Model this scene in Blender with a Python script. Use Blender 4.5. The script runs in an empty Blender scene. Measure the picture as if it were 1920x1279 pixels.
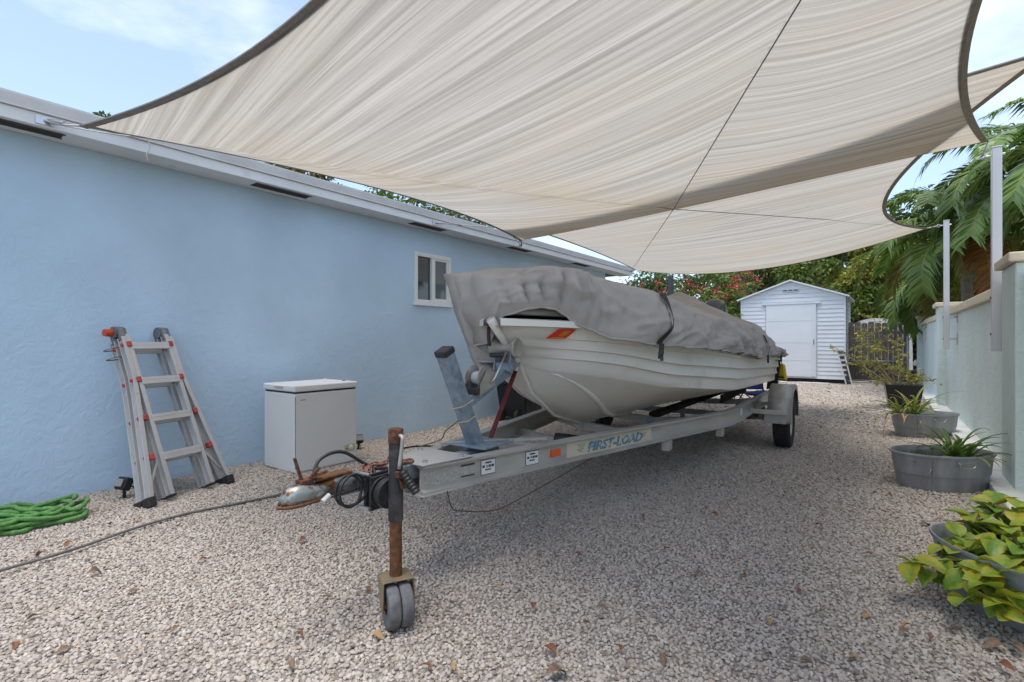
import bpy, bmesh, math, random
import numpy as np
from mathutils import Vector, Matrix
random.seed(7); RNG = np.random.default_rng(11)
R = math.radians
scene = bpy.context.scene
COL = scene.collection

# ------------------------------------------------------------------ camera
TH = R(36.4); EYE = Vector((0.0, 0.0, 1.25))
cam_d = bpy.data.cameras.new('camera'); cam = bpy.data.objects.new('camera', cam_d); COL.objects.link(cam)
cam_d.lens = 18.0; cam_d.sensor_width = 36.0; cam_d.clip_end = 2000; cam_d.clip_start = 0.05
cam.location = EYE; cam.rotation_euler = (R(90), 0, TH)
scene.camera = cam
# ------------------------------------------------------------------ sky
SUN_EL, SUN_AZ = R(80), R(170)          # azimuth clockwise from +Y
w = bpy.data.worlds.new('World'); scene.world = w; w.use_nodes = True
nt = w.node_tree; nt.nodes.clear()
out = nt.nodes.new('ShaderNodeOutputWorld'); bg = nt.nodes.new('ShaderNodeBackground')
sky = nt.nodes.new('ShaderNodeTexSky'); sky.sky_type = 'NISHITA'; sky.sun_disc = False
sky.sun_elevation = SUN_EL; sky.sun_rotation = SUN_AZ; sky.air_density = 1.0; sky.dust_density = 1.0; sky.ozone_density = 2.2
tc = nt.nodes.new('ShaderNodeTexCoord'); mp = nt.nodes.new('ShaderNodeMapping'); mp.inputs['Scale'].default_value = (1.0, 1.0, 2.6)
mp.inputs['Location'].default_value = (0.35, 0.2, 0.1)
nz = nt.nodes.new('ShaderNodeTexNoise'); nz.inputs['Scale'].default_value = 2.3; nz.inputs['Detail'].default_value = 7; nz.inputs['Roughness'].default_value = .55
cr = nt.nodes.new('ShaderNodeValToRGB'); cr.color_ramp.elements[0].position = .45; cr.color_ramp.elements[1].position = .74
cr.color_ramp.elements[0].color = (.15, .15, .15, 1); cr.color_ramp.elements[1].color = (.85, .85, .85, 1)
mx = nt.nodes.new('ShaderNodeMix'); mx.data_type = 'RGBA'
mx.inputs[7].default_value = (5.6, 5.9, 6.4, 1)
nt.links.new(tc.outputs['Generated'], mp.inputs['Vector']); nt.links.new(mp.outputs[0], nz.inputs['Vector'])
nt.links.new(nz.outputs['Fac'], cr.inputs['Fac']); nt.links.new(cr.outputs['Color'], mx.inputs[0])
nt.links.new(sky.outputs[0], mx.inputs[6]); nt.links.new(mx.outputs[2], bg.inputs['Color'])
bg.inputs['Strength'].default_value = 0.105
nt.links.new(bg.outputs[0], out.inputs['Surface'])
# ------------------------------------------------------------------ sun (veiled by thin cloud)
sl = bpy.data.lights.new('sun', 'SUN'); sl.energy = 1.25; sl.angle = R(32); sl.color = (1, .96, .9)
sun = bpy.data.objects.new('sun', sl); COL.objects.link(sun)
sd = Vector((math.sin(SUN_AZ)*math.cos(SUN_EL), math.cos(SUN_AZ)*math.cos(SUN_EL), math.sin(SUN_EL)))
sun.rotation_euler = sd.to_track_quat('Z', 'Y').to_euler(); sun.location = (3, -6, 12)
# ------------------------------------------------------------------ exposure
vs = scene.view_settings; vs.view_transform = 'Standard'; vs.look = 'None'; vs.exposure = 1.38; vs.gamma = 1; vs.use_curve_mapping = False
scene.render.resolution_x = 1024; scene.render.resolution_y = 682

# ================================================================== measuring helpers (photo survey: pixel + a known plane -> place)
CR = Vector((math.cos(TH), math.sin(TH), 0)); CF = Vector((-math.sin(TH), math.cos(TH), 0)); UP = Vector((0, 0, 1))
def ray(u, v): return CR*((u-960)/960) + CF + UP*((639.5-v)/960)
def onz(u, v, z=0.0): d = ray(u, v); return EYE + d*((z-EYE.z)/d.z)
def onx(u, v, x): d = ray(u, v); return EYE + d*(x/d.x)
def ony(u, v, y): d = ray(u, v); return EYE + d*(y/d.y)
def ond(u, v, dep): return EYE + ray(u, v)*dep
def onp(u, v, p0, n): d = ray(u, v); return EYE + d*((Vector(p0)-EYE).dot(n)/d.dot(n))

# ================================================================== materials
MATS = {}
def M(name, col, rough=.6, metal=0., var=.12, vs=6., bump=0., bs=60., col2=None, thr=(.5, .62), c2s=4., spec=.5, coords='Object', stretch=None, bdist=.01, transl=0., detail=5, isl=0.):
    if name in MATS: return MATS[name]
    m = bpy.data.materials.new(name); m.use_nodes = True; t = m.node_tree; N = t.nodes; L = t.links
    b = N['Principled BSDF']; b.inputs['Roughness'].default_value = rough; b.inputs['Metallic'].default_value = metal
    b.inputs['Specular IOR Level'].default_value = spec
    c = N.new('ShaderNodeTexCoord'); src = c.outputs[coords]
    if stretch:
        mpn = N.new('ShaderNodeMapping'); mpn.inputs['Scale'].default_value = stretch; L.new(src, mpn.inputs[0]); src = mpn.outputs[0]
    n = N.new('ShaderNodeTexNoise'); n.inputs['Scale'].default_value = vs; n.inputs['Detail'].default_value = detail; L.new(src, n.inputs['Vector'])
    x = N.new('ShaderNodeMix'); x.data_type = 'RGBA'
    lo = [max(0, k*(1-var)) for k in col]; hi = [min(1, k*(1+var)) for k in col]
    x.inputs[6].default_value = (*lo, 1); x.inputs[7].default_value = (*hi, 1)
    mr = N.new('ShaderNodeMapRange'); mr.inputs[1].default_value = .3; mr.inputs[2].default_value = .7; L.new(n.outputs['Fac'], mr.inputs[0])
    L.new(mr.outputs[0], x.inputs[0]); last = x.outputs[2]
    if isl:
        g = N.new('ShaderNodeNewGeometry'); hs = N.new('ShaderNodeHueSaturation'); mm = N.new('ShaderNodeMapRange')
        mm.inputs[3].default_value = 1-isl; mm.inputs[4].default_value = 1+isl; L.new(g.outputs['Random Per Island'], mm.inputs[0])
        L.new(mm.outputs[0], hs.inputs['Value']); L.new(last, hs.inputs['Color']); last = hs.outputs[0]
    if col2:
        n2 = N.new('ShaderNodeTexNoise'); n2.inputs['Scale'].default_value = c2s; n2.inputs['Detail'].default_value = 8; n2.inputs['Roughness'].default_value = .65; L.new(src, n2.inputs['Vector'])
        m2 = N.new('ShaderNodeMapRange'); m2.inputs[1].default_value = thr[0]; m2.inputs[2].default_value = thr[1]; L.new(n2.outputs['Fac'], m2.inputs[0])
        x2 = N.new('ShaderNodeMix'); x2.data_type = 'RGBA'; x2.inputs[7].default_value = (*col2, 1); L.new(m2.outputs[0], x2.inputs[0]); L.new(last, x2.inputs[6]); last = x2.outputs[2]
    L.new(last, b.inputs['Base Color'])
    if bump:
        n3 = N.new('ShaderNodeTexNoise'); n3.inputs['Scale'].default_value = bs; n3.inputs['Detail'].default_value = 6; L.new(src, n3.inputs['Vector'])
        bp = N.new('ShaderNodeBump'); bp.inputs['Strength'].default_value = bump; bp.inputs['Distance'].default_value = bdist; L.new(n3.outputs['Fac'], bp.inputs['Height']); L.new(bp.outputs[0], b.inputs['Normal'])
    if transl:
        tr = N.new('ShaderNodeBsdfTranslucent'); L.new(last, tr.inputs[0]); ms = N.new('ShaderNodeMixShader'); ms.inputs[0].default_value = transl
        o = N['Material Output']; L.new(b.outputs[0], ms.inputs[1]); L.new(tr.outputs[0], ms.inputs[2]); L.new(ms.outputs[0], o.inputs['Surface'])
    MATS[name] = m; return m

def stucco(name, col, stain_shade=None, bump=.42):
    """hand-trowelled render: broad swirls, ridges and fine sand"""
    m = M(name, col, .88, 0, .07, 1.3, spec=.25, col2=stain_shade, thr=(.55, .8), c2s=1.1)
    t = m.node_tree; N = t.nodes; L = t.links; b = N['Principled BSDF']
    c = N.new('ShaderNodeTexCoord')
    a1 = N.new('ShaderNodeTexNoise'); a1.inputs['Scale'].default_value = 11; a1.inputs['Detail'].default_value = 10; a1.inputs['Distortion'].default_value = .7; a1.inputs['Roughness'].default_value = .62
    a2 = N.new('ShaderNodeTexNoise'); a2.inputs['Scale'].default_value = 70; a2.inputs['Detail'].default_value = 4; a2.inputs['Distortion'].default_value = .6
    L.new(c.outputs['Object'], a1.inputs['Vector']); L.new(c.outputs['Object'], a2.inputs['Vector'])
    mr = N.new('ShaderNodeMapRange'); mr.inputs[1].default_value = .40; mr.inputs[2].default_value = .66; L.new(a1.outputs['Fac'], mr.inputs[0])
    ad = N.new('ShaderNodeMath'); ad.operation = 'MULTIPLY_ADD'; ad.inputs[1].default_value = .55; L.new(a2.outputs['Fac'], ad.inputs[0]); L.new(mr.outputs[0], ad.inputs[2])
    bp = N.new('ShaderNodeBump'); bp.inputs['Strength'].default_value = bump; bp.inputs['Distance'].default_value = .006
    L.new(ad.outputs[0], bp.inputs['Height']); L.new(bp.outputs[0], b.inputs['Normal'])
    return m

# ================================================================== mesh building
class MB:
    def __init__(s): s.v = []; s.f = []; s.uv = None
    def add(s, vs, fs):
        k = len(s.v); s.v += [tuple(p) for p in vs]; s.f += [tuple(i+k for i in f) for f in fs]; return s
    def box(s, c, d, m=None):
        x, y, z = d[0]/2, d[1]/2, d[2]/2
        vs = [Vector((a*x, b*y, e*z)) for a in (-1, 1) for b in (-1, 1) for e in (-1, 1)]
        if m is not None: vs = [m @ p for p in vs]
        c = Vector(c); vs = [p+c for p in vs]
        return s.add(vs, [(0, 1, 3, 2), (4, 6, 7, 5), (0, 4, 5, 1), (2, 3, 7, 6), (0, 2, 6, 4), (1, 5, 7, 3)])
    def bb(s, a, b):
        a = Vector(a); b = Vector(b); return s.box((a+b)/2, [abs(k) for k in (b-a)])
    def bar(s, p0, p1, wx, wy, up=(0, 0, 1), ext=0):
        """rectangular bar from p0 to p1, wx across, wy along 'up'"""
        p0 = Vector(p0); p1 = Vector(p1); d = (p1-p0).normalized(); u = Vector(up); x = d.cross(u).normalized(); u = x.cross(d).normalized()
        p0 -= d*ext; p1 += d*ext
        vs = []
        for p in (p0, p1):
            for a, b in ((-1, -1), (1, -1), (1, 1), (-1, 1)): vs.append(p + x*(a*wx/2) + u*(b*wy/2))
        return s.add(vs, [(0, 3, 2, 1), (4, 5, 6, 7), (0, 1, 5, 4), (1, 2, 6, 5), (2, 3, 7, 6), (3, 0, 4, 7)])
    def tube(s, pts, r, n=8, closed=False, caps=True):
        pts = [Vector(p) for p in pts]; m = len(pts); rs = r if isinstance(r, (list, tuple)) else [r]*m
        k = len(s.v); prev = None
        for i, p in enumerate(pts):
            if closed: d = pts[(i+1) % m]-pts[i-1]
            else: d = pts[min(i+1, m-1)]-pts[max(i-1, 0)]
            d = d.normalized() if d.length > 1e-9 else Vector((0, 0, 1))
            if prev is None:
                a = d.orthogonal().normalized()
            else:
                a = prev - d*prev.dot(d); a = a.normalized() if a.length > 1e-6 else d.orthogonal().normalized()
            prev = a; b = d.cross(a)
            for j in range(n):
                t = 2*math.pi*j/n; s.v.append(tuple(p + (a*math.cos(t)+b*math.sin(t))*rs[i]))
        for i in range(m if closed else m-1):
            i2 = (i+1) % m
            for j in range(n):
                j2 = (j+1) % n; s.f.append((k+i*n+j, k+i*n+j2, k+i2*n+j2, k+i2*n+j))
        if caps and not closed:
            s.f.append(tuple(k+j for j in range(n))[::-1]); s.f.append(tuple(k+(m-1)*n+j for j in range(n)))
        return s
    def cyl(s, p0, p1, r0, r1=None, n=20): return s.tube([p0, p1], [r0, r1 if r1 is not None else r0], n)
    def lathe(s, prof, n=32, c=(0, 0, 0), sx=1, sy=1, axis=None, close=False):
        """prof (r,z) turned round z, or round 'axis' through c"""
        c = Vector(c); q = Vector((0, 0, 1)).rotation_difference(Vector(axis)).to_matrix() if axis is not None else Matrix.Identity(3)
        k = len(s.v)
        for r, z in prof:
            for j in range(n):
                t = 2*math.pi*j/n; s.v.append(tuple(c + q @ Vector((r*math.cos(t)*sx, r*math.sin(t)*sy, z))))
        m = len(prof)
        for i in range(m if close else m-1):
            i2 = (i+1) % m
            for j in range(n):
                j2 = (j+1) % n; s.f.append((k+i*n+j, k+i*n+j2, k+i2*n+j2, k+i2*n+j))
        return s
    def grid(s, P):
        """P[i][j] of points"""
        k = len(s.v); a = len(P); b = len(P[0])
        for row in P: s.v += [tuple(p) for p in row]
        for i in range(a-1):
            for j in range(b-1): s.f.append((k+i*b+j, k+i*b+j+1, k+(i+1)*b+j+1, k+(i+1)*b+j))
        return s
    def prism(s, poly, y0, y1, ax='y'):
        """poly in (a,b) pushed along an axis"""
        n = len(poly); k = len(s.v)
        for y in (y0, y1):
            for a, b in poly: s.v.append({'y': (a, y, b), 'x': (y, a, b), 'z': (a, b, y)}[ax])
        s.f.append(tuple(range(k, k+n))); s.f.append(tuple(range(k+2*n-1, k+n-1, -1)))
        for i in range(n): j = (i+1) % n; s.f.append((k+i, k+n+i, k+n+j, k+j))
        return s
    def sweep(s, path, prof):
        """profile (side, z) carried along a plan path with mitres"""
        path = [Vector(p) for p in path]; n = len(prof); k = len(s.v)
        for i, p in enumerate(path):
            d0 = (path[i]-path[i-1]) if i else (path[1]-path[0]); d1 = (path[i+1]-path[i]) if i < len(path)-1 else d0
            d0 = Vector((d0.x, d0.y, 0)).normalized(); d1 = Vector((d1.x, d1.y, 0)).normalized()
            t = (d0+d1).normalized(); sc = 1/max(.4, t.dot(d0)); r = Vector((t.y, -t.x, 0))
            for a, b in prof: s.v.append(tuple(p + r*(a*sc) + UP*b))
        for i in range(len(path)-1):
            for j in range(n): j2 = (j+1) % n; s.f.append((k+i*n+j, k+i*n+j2, k+(i+1)*n+j2, k+(i+1)*n+j))
        s.f.append(tuple(k+j for j in range(n))[::-1]); s.f.append(tuple(k+(len(path)-1)*n+j for j in range(n)))
        return s
    def mesh(s, name):
        me = bpy.data.meshes.new(name); me.from_pydata(s.v, [], s.f); me.update(); return me
    def build(s, name, mat, parent=None, smooth=False, bevel=0., fix=True, solid=0., sub=0, seg=2):
        me = s.mesh(name)
        if fix:
            bm = bmesh.new(); bm.from_mesh(me); bmesh.ops.recalc_face_normals(bm, faces=bm.faces); bm.to_mesh(me); bm.free()
        if mat is not None: me.materials.append(mat)
        o = bpy.data.objects.new(name, me); COL.objects.link(o)
        if parent is not None: o.parent = parent
        if smooth:
            me.polygons.foreach_set('use_smooth', [True]*len(me.polygons))
            if smooth != 'all':
                me.set_sharp_from_angle(angle=R(38))
        if solid: md = o.modifiers.new('thick', 'SOLIDIFY'); md.thickness = solid; md.offset = 0
        if sub: md = o.modifiers.new('sub', 'SUBSURF'); md.levels = sub; md.render_levels = sub
        if bevel: md = o.modifiers.new('bev', 'BEVEL'); md.width = bevel; md.segments = seg; md.limit_method = 'ANGLE'; md.angle_limit = R(40)
        return o
def tag(o, label, cat, group=None):
    o['label'] = label; o['category'] = cat
    if group: o['group'] = group
    return o
def thing(name, label, cat, loc=(0, 0, 0), rz=0., group=None, mat=None):
    o = bpy.data.objects.new(name, None); COL.objects.link(o); o.empty_display_size = .1
    if mat is not None: o.matrix_world = mat
    else: o.location = loc; o.rotation_euler = (0, 0, rz)
    return tag(o, label, cat, group)
def struct(o, kind='structure'): o['kind'] = kind; return o
def dup(o, parent=None, name=None):
    c = o.copy(); COL.objects.link(c); c.parent = parent
    if name: c.name = name
    return c
def copy_tree(o, parent=None):
    kids = list(o.children); c = dup(o, parent)
    for k in kids: copy_tree(k, c)
    return c
def crv(pts, n=8):
    """Catmull-Rom through points"""
    P = [Vector(p) for p in pts]; P = [P[0]*2-P[1]] + P + [P[-1]*2-P[-2]]; o = []
    for i in range(1, len(P)-2):
        for k in range(n):
            t = k/n; a, b, c, d = P[i-1], P[i], P[i+1], P[i+2]
            o.append(.5*((2*b)+(c-a)*t+(2*a-5*b+4*c-d)*t*t+(3*b-a-3*c+d)*t**3))
    o.append(P[-2]); return o
def lerp(a, b, t): return a+(b-a)*t
def interp(x, xs, ys): return float(np.interp(x, xs, ys))
def text_mesh(body, size, shear=0., extrude=0., bold=0.):
    c = bpy.data.curves.new('t', 'FONT'); c.body = body; c.size = size; c.shear = shear; c.extrude = extrude; c.align_x = 'CENTER'; c.align_y = 'CENTER'; c.offset = bold; c.resolution_u = 2
    o = bpy.data.objects.new('t', c); COL.objects.link(o); bpy.context.view_layer.update()
    me = bpy.data.meshes.new_from_object(o.evaluated_get(bpy.context.evaluated_depsgraph_get())); bpy.data.objects.remove(o); bpy.data.curves.remove(c)
    me.materials.clear(); return me
def rnd(a, b): return random.uniform(a, b)
# ================================================================== GROUND
KX = .70                                    # yard edge of the kerb
HW = -5.30                                  # face of the house wall
g = MB().add([(-300, -300, -.03), (300, -300, -.03), (300, 300, -.03), (-300, 300, -.03)], [(0, 1, 2, 3)]).build('ground', M('soil_grass', (.09, .10, .045), .95, 0, .3, .8, col2=(.16, .13, .09)))
struct(g)
gm = M('gravel_base', (.24, .21, .185), .95, 0, .35, 40, bump=.9, bs=75, bdist=.02, col2=(.34, .31, .285), thr=(.45, .6), c2s=60)
P = [[(lerp(HW-.0, KX+.05, i/60), lerp(-3, 20.2, j/200), .012*math.sin(i*.31+j*.11)*math.sin(j*.17)-.004) for j in range(201)] for i in range(61)]
gb = MB().grid(P).build('gravel_bed', gm, smooth='all'); struct(gb)
def gz(x, y):
    i = (x-HW)/(KX+.05-HW)*60; j = (y+3)/23.2*200
    return .012*np.sin(i*.31+j*.11)*np.sin(j*.17)-.004
# loose limestone chips: real stones, instanced on a point cloud
pebcol = bpy.data.collections.new('pebble_shapes')
pm = bpy.data.materials.new('limestone_chip'); pm.use_nodes = True
_n = pm.node_tree.nodes; _l = pm.node_tree.links; _b = _n['Principled BSDF']; _b.inputs['Roughness'].default_value = .9; _b.inputs['Specular IOR Level'].default_value = .25
_o = _n.new('ShaderNodeObjectInfo'); _r = _n.new('ShaderNodeValToRGB'); _r.color_ramp.interpolation = 'LINEAR'
els = [(0, (.20, .165, .137)), (.09, (.33, .282, .238)), (.35, (.415, .360, .307)), (.6, (.465, .408, .351)), (.88, (.52, .462, .402)), (.95, (.40, .31, .225)), (1, (.60, .548, .488))]
_r.color_ramp.elements[0].position = 0; _r.color_ramp.elements[0].color = (*els[0][1], 1); _r.color_ramp.elements[1].position = 1; _r.color_ramp.elements[1].color = (*els[-1][1], 1)
for p_, c_ in els[1:-1]: e_ = _r.color_ramp.elements.new(p_); e_.color = (*c_, 1)
_l.new(_o.outputs['Random'], _r.inputs[0]); _l.new(_r.outputs[0], _b.inputs['Base Color'])
for k in range(8):
    bm = bmesh.new(); bmesh.ops.create_icosphere(bm, subdivisions=2, radius=1)
    a = [Vector((rnd(-1, 1), rnd(-1, 1), rnd(-1, 1))).normalized() for _ in range(9)]
    for v_ in bm.verts:                      # chip: sphere cut by random planes
        for n_ in a:
            h = .62+.1*math.sin(n_.x*9); dd = v_.co.dot(n_)
            if dd > h: v_.co -= n_*(dd-h)
        v_.co.x *= rnd(.97, 1.03)*1.15; v_.co.z *= .78
    me = bpy.data.meshes.new('pebble'); bm.to_mesh(me); bm.free(); me.materials.append(pm)
    ob = bpy.data.objects.new('pebble', me); pebcol.objects.link(ob)
def jit(x0, x1, y0, y1, sp):
    xs = np.arange(x0, x1, sp); ys = np.arange(y0, y1, sp); X, Y = np.meshgrid(xs, ys); X = X.ravel()+RNG.uniform(-.55, .55, X.size)*sp; Y = Y.ravel()+RNG.uniform(-.55, .55, Y.size)*sp
    return X, Y, np.full(X.size, sp)
parts_ = [jit(HW+.01, KX-.01, .3, 4.6, .0152), jit(HW+.01, KX-.01, 4.6, 8.5, .020), jit(HW+.01, KX-.01, 8.5, 19.6, .034), jit(-2.5, KX-.01, -1.2, .3, .03)]
X = np.concatenate([p[0] for p in parts_]); Y = np.concatenate([p[1] for p in parts_]); S = np.concatenate([p[2] for p in parts_])
# keep what this yard's visitors could see: drop the blind triangle behind the camera
keep = (Y*.805 - X*.593 > 1.2) & (X < KX-.012) & (X > HW+.012); X, Y, S = X[keep], Y[keep], S[keep]
big = RNG.random(X.size) < .02
SC = S*RNG.uniform(.42, .78, X.size)*np.where(big, 1.45, 1)
Z = gz(X, Y)+RNG.uniform(-.15, .55, X.size)*SC+.001
me = bpy.data.meshes.new('gravel'); me.vertices.add(X.size); me.vertices.foreach_set('co', np.stack([X, Y, Z], 1).astype(np.float32).ravel())
at = me.attributes.new('scl', 'FLOAT', 'POINT'); at.data.foreach_set('value', SC.astype(np.float32))
at = me.attributes.new('rot', 'FLOAT_VECTOR', 'POINT'); rt = np.stack([RNG.uniform(-.5, .5, X.size), RNG.uniform(-.5, .5, X.size), RNG.uniform(0, 6.28, X.size)], 1); at.data.foreach_set('vector', rt.astype(np.float32).ravel())
me.update(); gv = bpy.data.objects.new('gravel', me); COL.objects.link(gv); me.materials.append(pm)
gn = bpy.data.node_groups.new('gravel_scatter', 'GeometryNodeTree'); gn.interface.new_socket('Geometry', in_out='INPUT', socket_type='NodeSocketGeometry'); gn.interface.new_socket('Geometry', in_out='OUTPUT', socket_type='NodeSocketGeometry')
gi = gn.nodes.new('NodeGroupInput'); go = gn.nodes.new('NodeGroupOutput'); ip = gn.nodes.new('GeometryNodeInstanceOnPoints'); ci = gn.nodes.new('GeometryNodeCollectionInfo')
ci.inputs[0].default_value = pebcol; ci.inputs['Separate Children'].default_value = True; ci.inputs['Reset Children'].default_value = True
na = gn.nodes.new('GeometryNodeInputNamedAttribute'); na.data_type = 'FLOAT'; na.inputs[0].default_value = 'scl'
nb = gn.nodes.new('GeometryNodeInputNamedAttribute'); nb.data_type = 'FLOAT_VECTOR'; nb.inputs[0].default_value = 'rot'
ip.inputs['Pick Instance'].default_value = True
gn.links.new(gi.outputs[0], ip.inputs['Points']); gn.links.new(ci.outputs[0], ip.inputs['Instance']); gn.links.new(na.outputs[0], ip.inputs['Scale']); gn.links.new(nb.outputs[0], ip.inputs['Rotation']); gn.links.new(ip.outputs[0], go.inputs[0])
gv.modifiers.new('scatter', 'NODES').node_group = gn
tag(struct(gv, 'stuff'), 'pale beige crushed limestone gravel covering the whole yard', 'gravel')

# ================================================================== HOUSE
white = M('eave_paint', (.74, .725, .70), .5, 0, .06, 3, col2=(.42, .39, .36), thr=(.6, .85), c2s=3)
blue = stucco('blue_stucco', (.505, .65, .778), stain_shade=(.475, .61, .73))
trim = M('white_vinyl', (.78, .78, .77), .35, 0, .03, 5)
dark = M('dark_void', (.025, .023, .022), .9, 0, .2, 8)
glass = M('window_glass', (.035, .045, .055), .04, 0, .1, 2, spec=.8)
house = thing('house', 'low light blue stucco house with white eaves along the left side', 'house', (HW, 0, 0))
def H(p): p = Vector(p); return (p.x-HW, p.y, p.z)
SOF = onx(0, 241, HW).z; FX = onz(0, 216, SOF).x; YE = onx(1135, 560, HW).y; EE = onx(1186, 512, FX).y
wp0 = onx(776, 471, HW); wp1 = onx(844, 571, HW); wy0, wy1 = wp0.y, wp1.y
wz1 = onx(776, 471, HW).z; wz0 = onx(776, 568, HW).z
Y0 = -6.0
m = MB(); T = .2
for (a, b, c, d) in ((Y0, wy0, -.1, SOF), (wy1, YE, -.1, SOF), (wy0, wy1, -.1, wz0), (wy0, wy1, wz1, SOF)):
    m.add([(0, a, c), (0, b, c), (0, b, d), (0, a, d)], [(0, 1, 2, 3)])
for q in ([(0, wy0, wz0), (0, wy1, wz0), (-T, wy1, wz0), (-T, wy0, wz0)], [(0, wy0, wz1), (-T, wy0, wz1), (-T, wy1, wz1), (0, wy1, wz1)], [(0, wy0, wz0), (-T, wy0, wz0), (-T, wy0, wz1), (0, wy0, wz1)], [(0, wy1, wz0), (0, wy1, wz1), (-T, wy1, wz1), (-T, wy1, wz0)]): m.add(q, [(0, 1, 2, 3)])
m.add([(0, YE, -.1), (-9, YE, -.1), (-9, YE, SOF), (0, YE, SOF)], [(0, 1, 2, 3)]); m.add([(0, Y0, -.1), (-9, Y0, -.1), (-9, Y0, SOF), (0, Y0, SOF)], [(0, 3, 2, 1)])
m.build('wall', blue, house, fix=False)
fx = FX-HW
m = MB(); m.bb((-.02, Y0, SOF+.002), (fx-.022, EE, SOF+.02)); soffit = m.build('soffit', white, house)
m = MB(); m.bb((fx-.02, Y0, SOF-.004), (fx, EE+.01, SOF+.088)); m.build('fascia', white, house, bevel=.004)
m = MB(); m.prism([(fx+.002, SOF+.089), (fx+.022, SOF+.089), (fx+.022, SOF+.1), (fx+.034, SOF+.168), (fx+.034, SOF+.18), (fx-.1, SOF+.18), (fx-.1, SOF+.089)], Y0, EE+.03); m.build('drip_edge', M('drip_metal', (.60, .58, .555), .5, 0, .08, 4), house, bevel=.002)
m = MB(); m.add([(fx+.03, Y0, SOF+.183), (fx+.03, EE+.02, SOF+.183), (-5, EE+.02, SOF+1.2), (-5, Y0, SOF+1.2), (-10.3, EE+.02, SOF+.183), (-10.3, Y0, SOF+.183)], [(0, 1, 2, 3), (3, 2, 4, 5)])
m.add([(fx-.02, EE, SOF+.02), (-5, EE, SOF+1.15), (-10, EE, SOF+.02)], [(0, 1, 2)])
m.build('roof', M('roof_shingle', (.30, .29, .28), .9, 0, .25, 30, bump=.5, bs=30), house, fix=False)
# soffit vents
for (u0, v0, u1, v1) in ((-60, 205, 116, 256), (470, 347, 581, 369), (766, 419, 833, 432), (951, 464, 990, 472), (1068, 494, 1098, 500)):
    a = onz(u0, v0, SOF); b = onz(u1, v1, SOF); xm = lerp(HW, FX, .58) - HW
    vt = MB().bb((xm-.05, a.y, SOF-.003), (xm+.05, b.y, SOF+.001)).build('soffit_vent', dark, house)
    fr = MB(); fr.bb((xm-.058, a.y-.01, SOF-.008), (xm-.05, b.y+.01, SOF-.001)); fr.bb((xm+.05, a.y-.01, SOF-.008), (xm+.058, b.y+.01, SOF-.001)); fr.build('vent_frame', M('vent_bronze', (.10, .085, .075), .6), vt)
    sl_ = MB()
    for k in range(5): x_ = xm-.04+k*.02; sl_.bb((x_-.002, a.y, SOF-.007), (x_+.002, b.y, SOF-.0035))
    sl_.build('louvre', M('vent_bronze', (.10, .085, .075), .6), vt)
# window
win = MB(); fw = .055
win.bb((-.03, wy0, wz0), (.025, wy1, wz0+fw)); win.bb((-.03, wy0, wz1-fw), (.025, wy1, wz1)); win.bb((-.03, wy0, wz0+fw), (.025, wy0+fw, wz1-fw)); win.bb((-.03, wy1-fw, wz0+fw), (.025, wy1, wz1-fw))
wo = win.build('window', trim, house, bevel=.004)
ym = (wy0+wy1)/2
MB().bb((-.028, ym-.035, wz0+fw), (.018, ym+.035, wz1-fw)).build('mullion', trim, wo, bevel=.003)
s2 = MB(); a, b = ym+.035, wy1-fw
s2.bb((-.02, a, wz0+fw), (.012, b, wz0+fw+.03)); s2.bb((-.02, a, wz1-fw-.03), (.012, b, wz1-fw)); s2.bb((-.02, b-.03, wz0+fw+.03), (.012, b, wz1-fw-.03)); s2.build('sash', trim, wo, bevel=.002)
MB().bb((-.027, wy0+fw, wz0+fw), (-.021, ym-.035, wz1-fw)).build('pane', glass, wo)
MB().bb((-.017, a, wz0+fw+.03), (-.011, b-.03, wz1-fw-.03)).build('pane', M('window_glass_reflection', (.10, .13, .15), .06, 0, .1, 2, spec=.8), wo)  # paler base colour stands in for the reflection on this pane
MB().bb((-.2, wy0-.02, wz0-.03), (.04, wy1+.02, wz0-.001)).build('sill', trim, wo, bevel=.004)
MB().bb((-.6, wy0-.3, wz0-.3), (-.21, wy1+.3, wz1+.3)).build('room_dark', dark, house)

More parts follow.
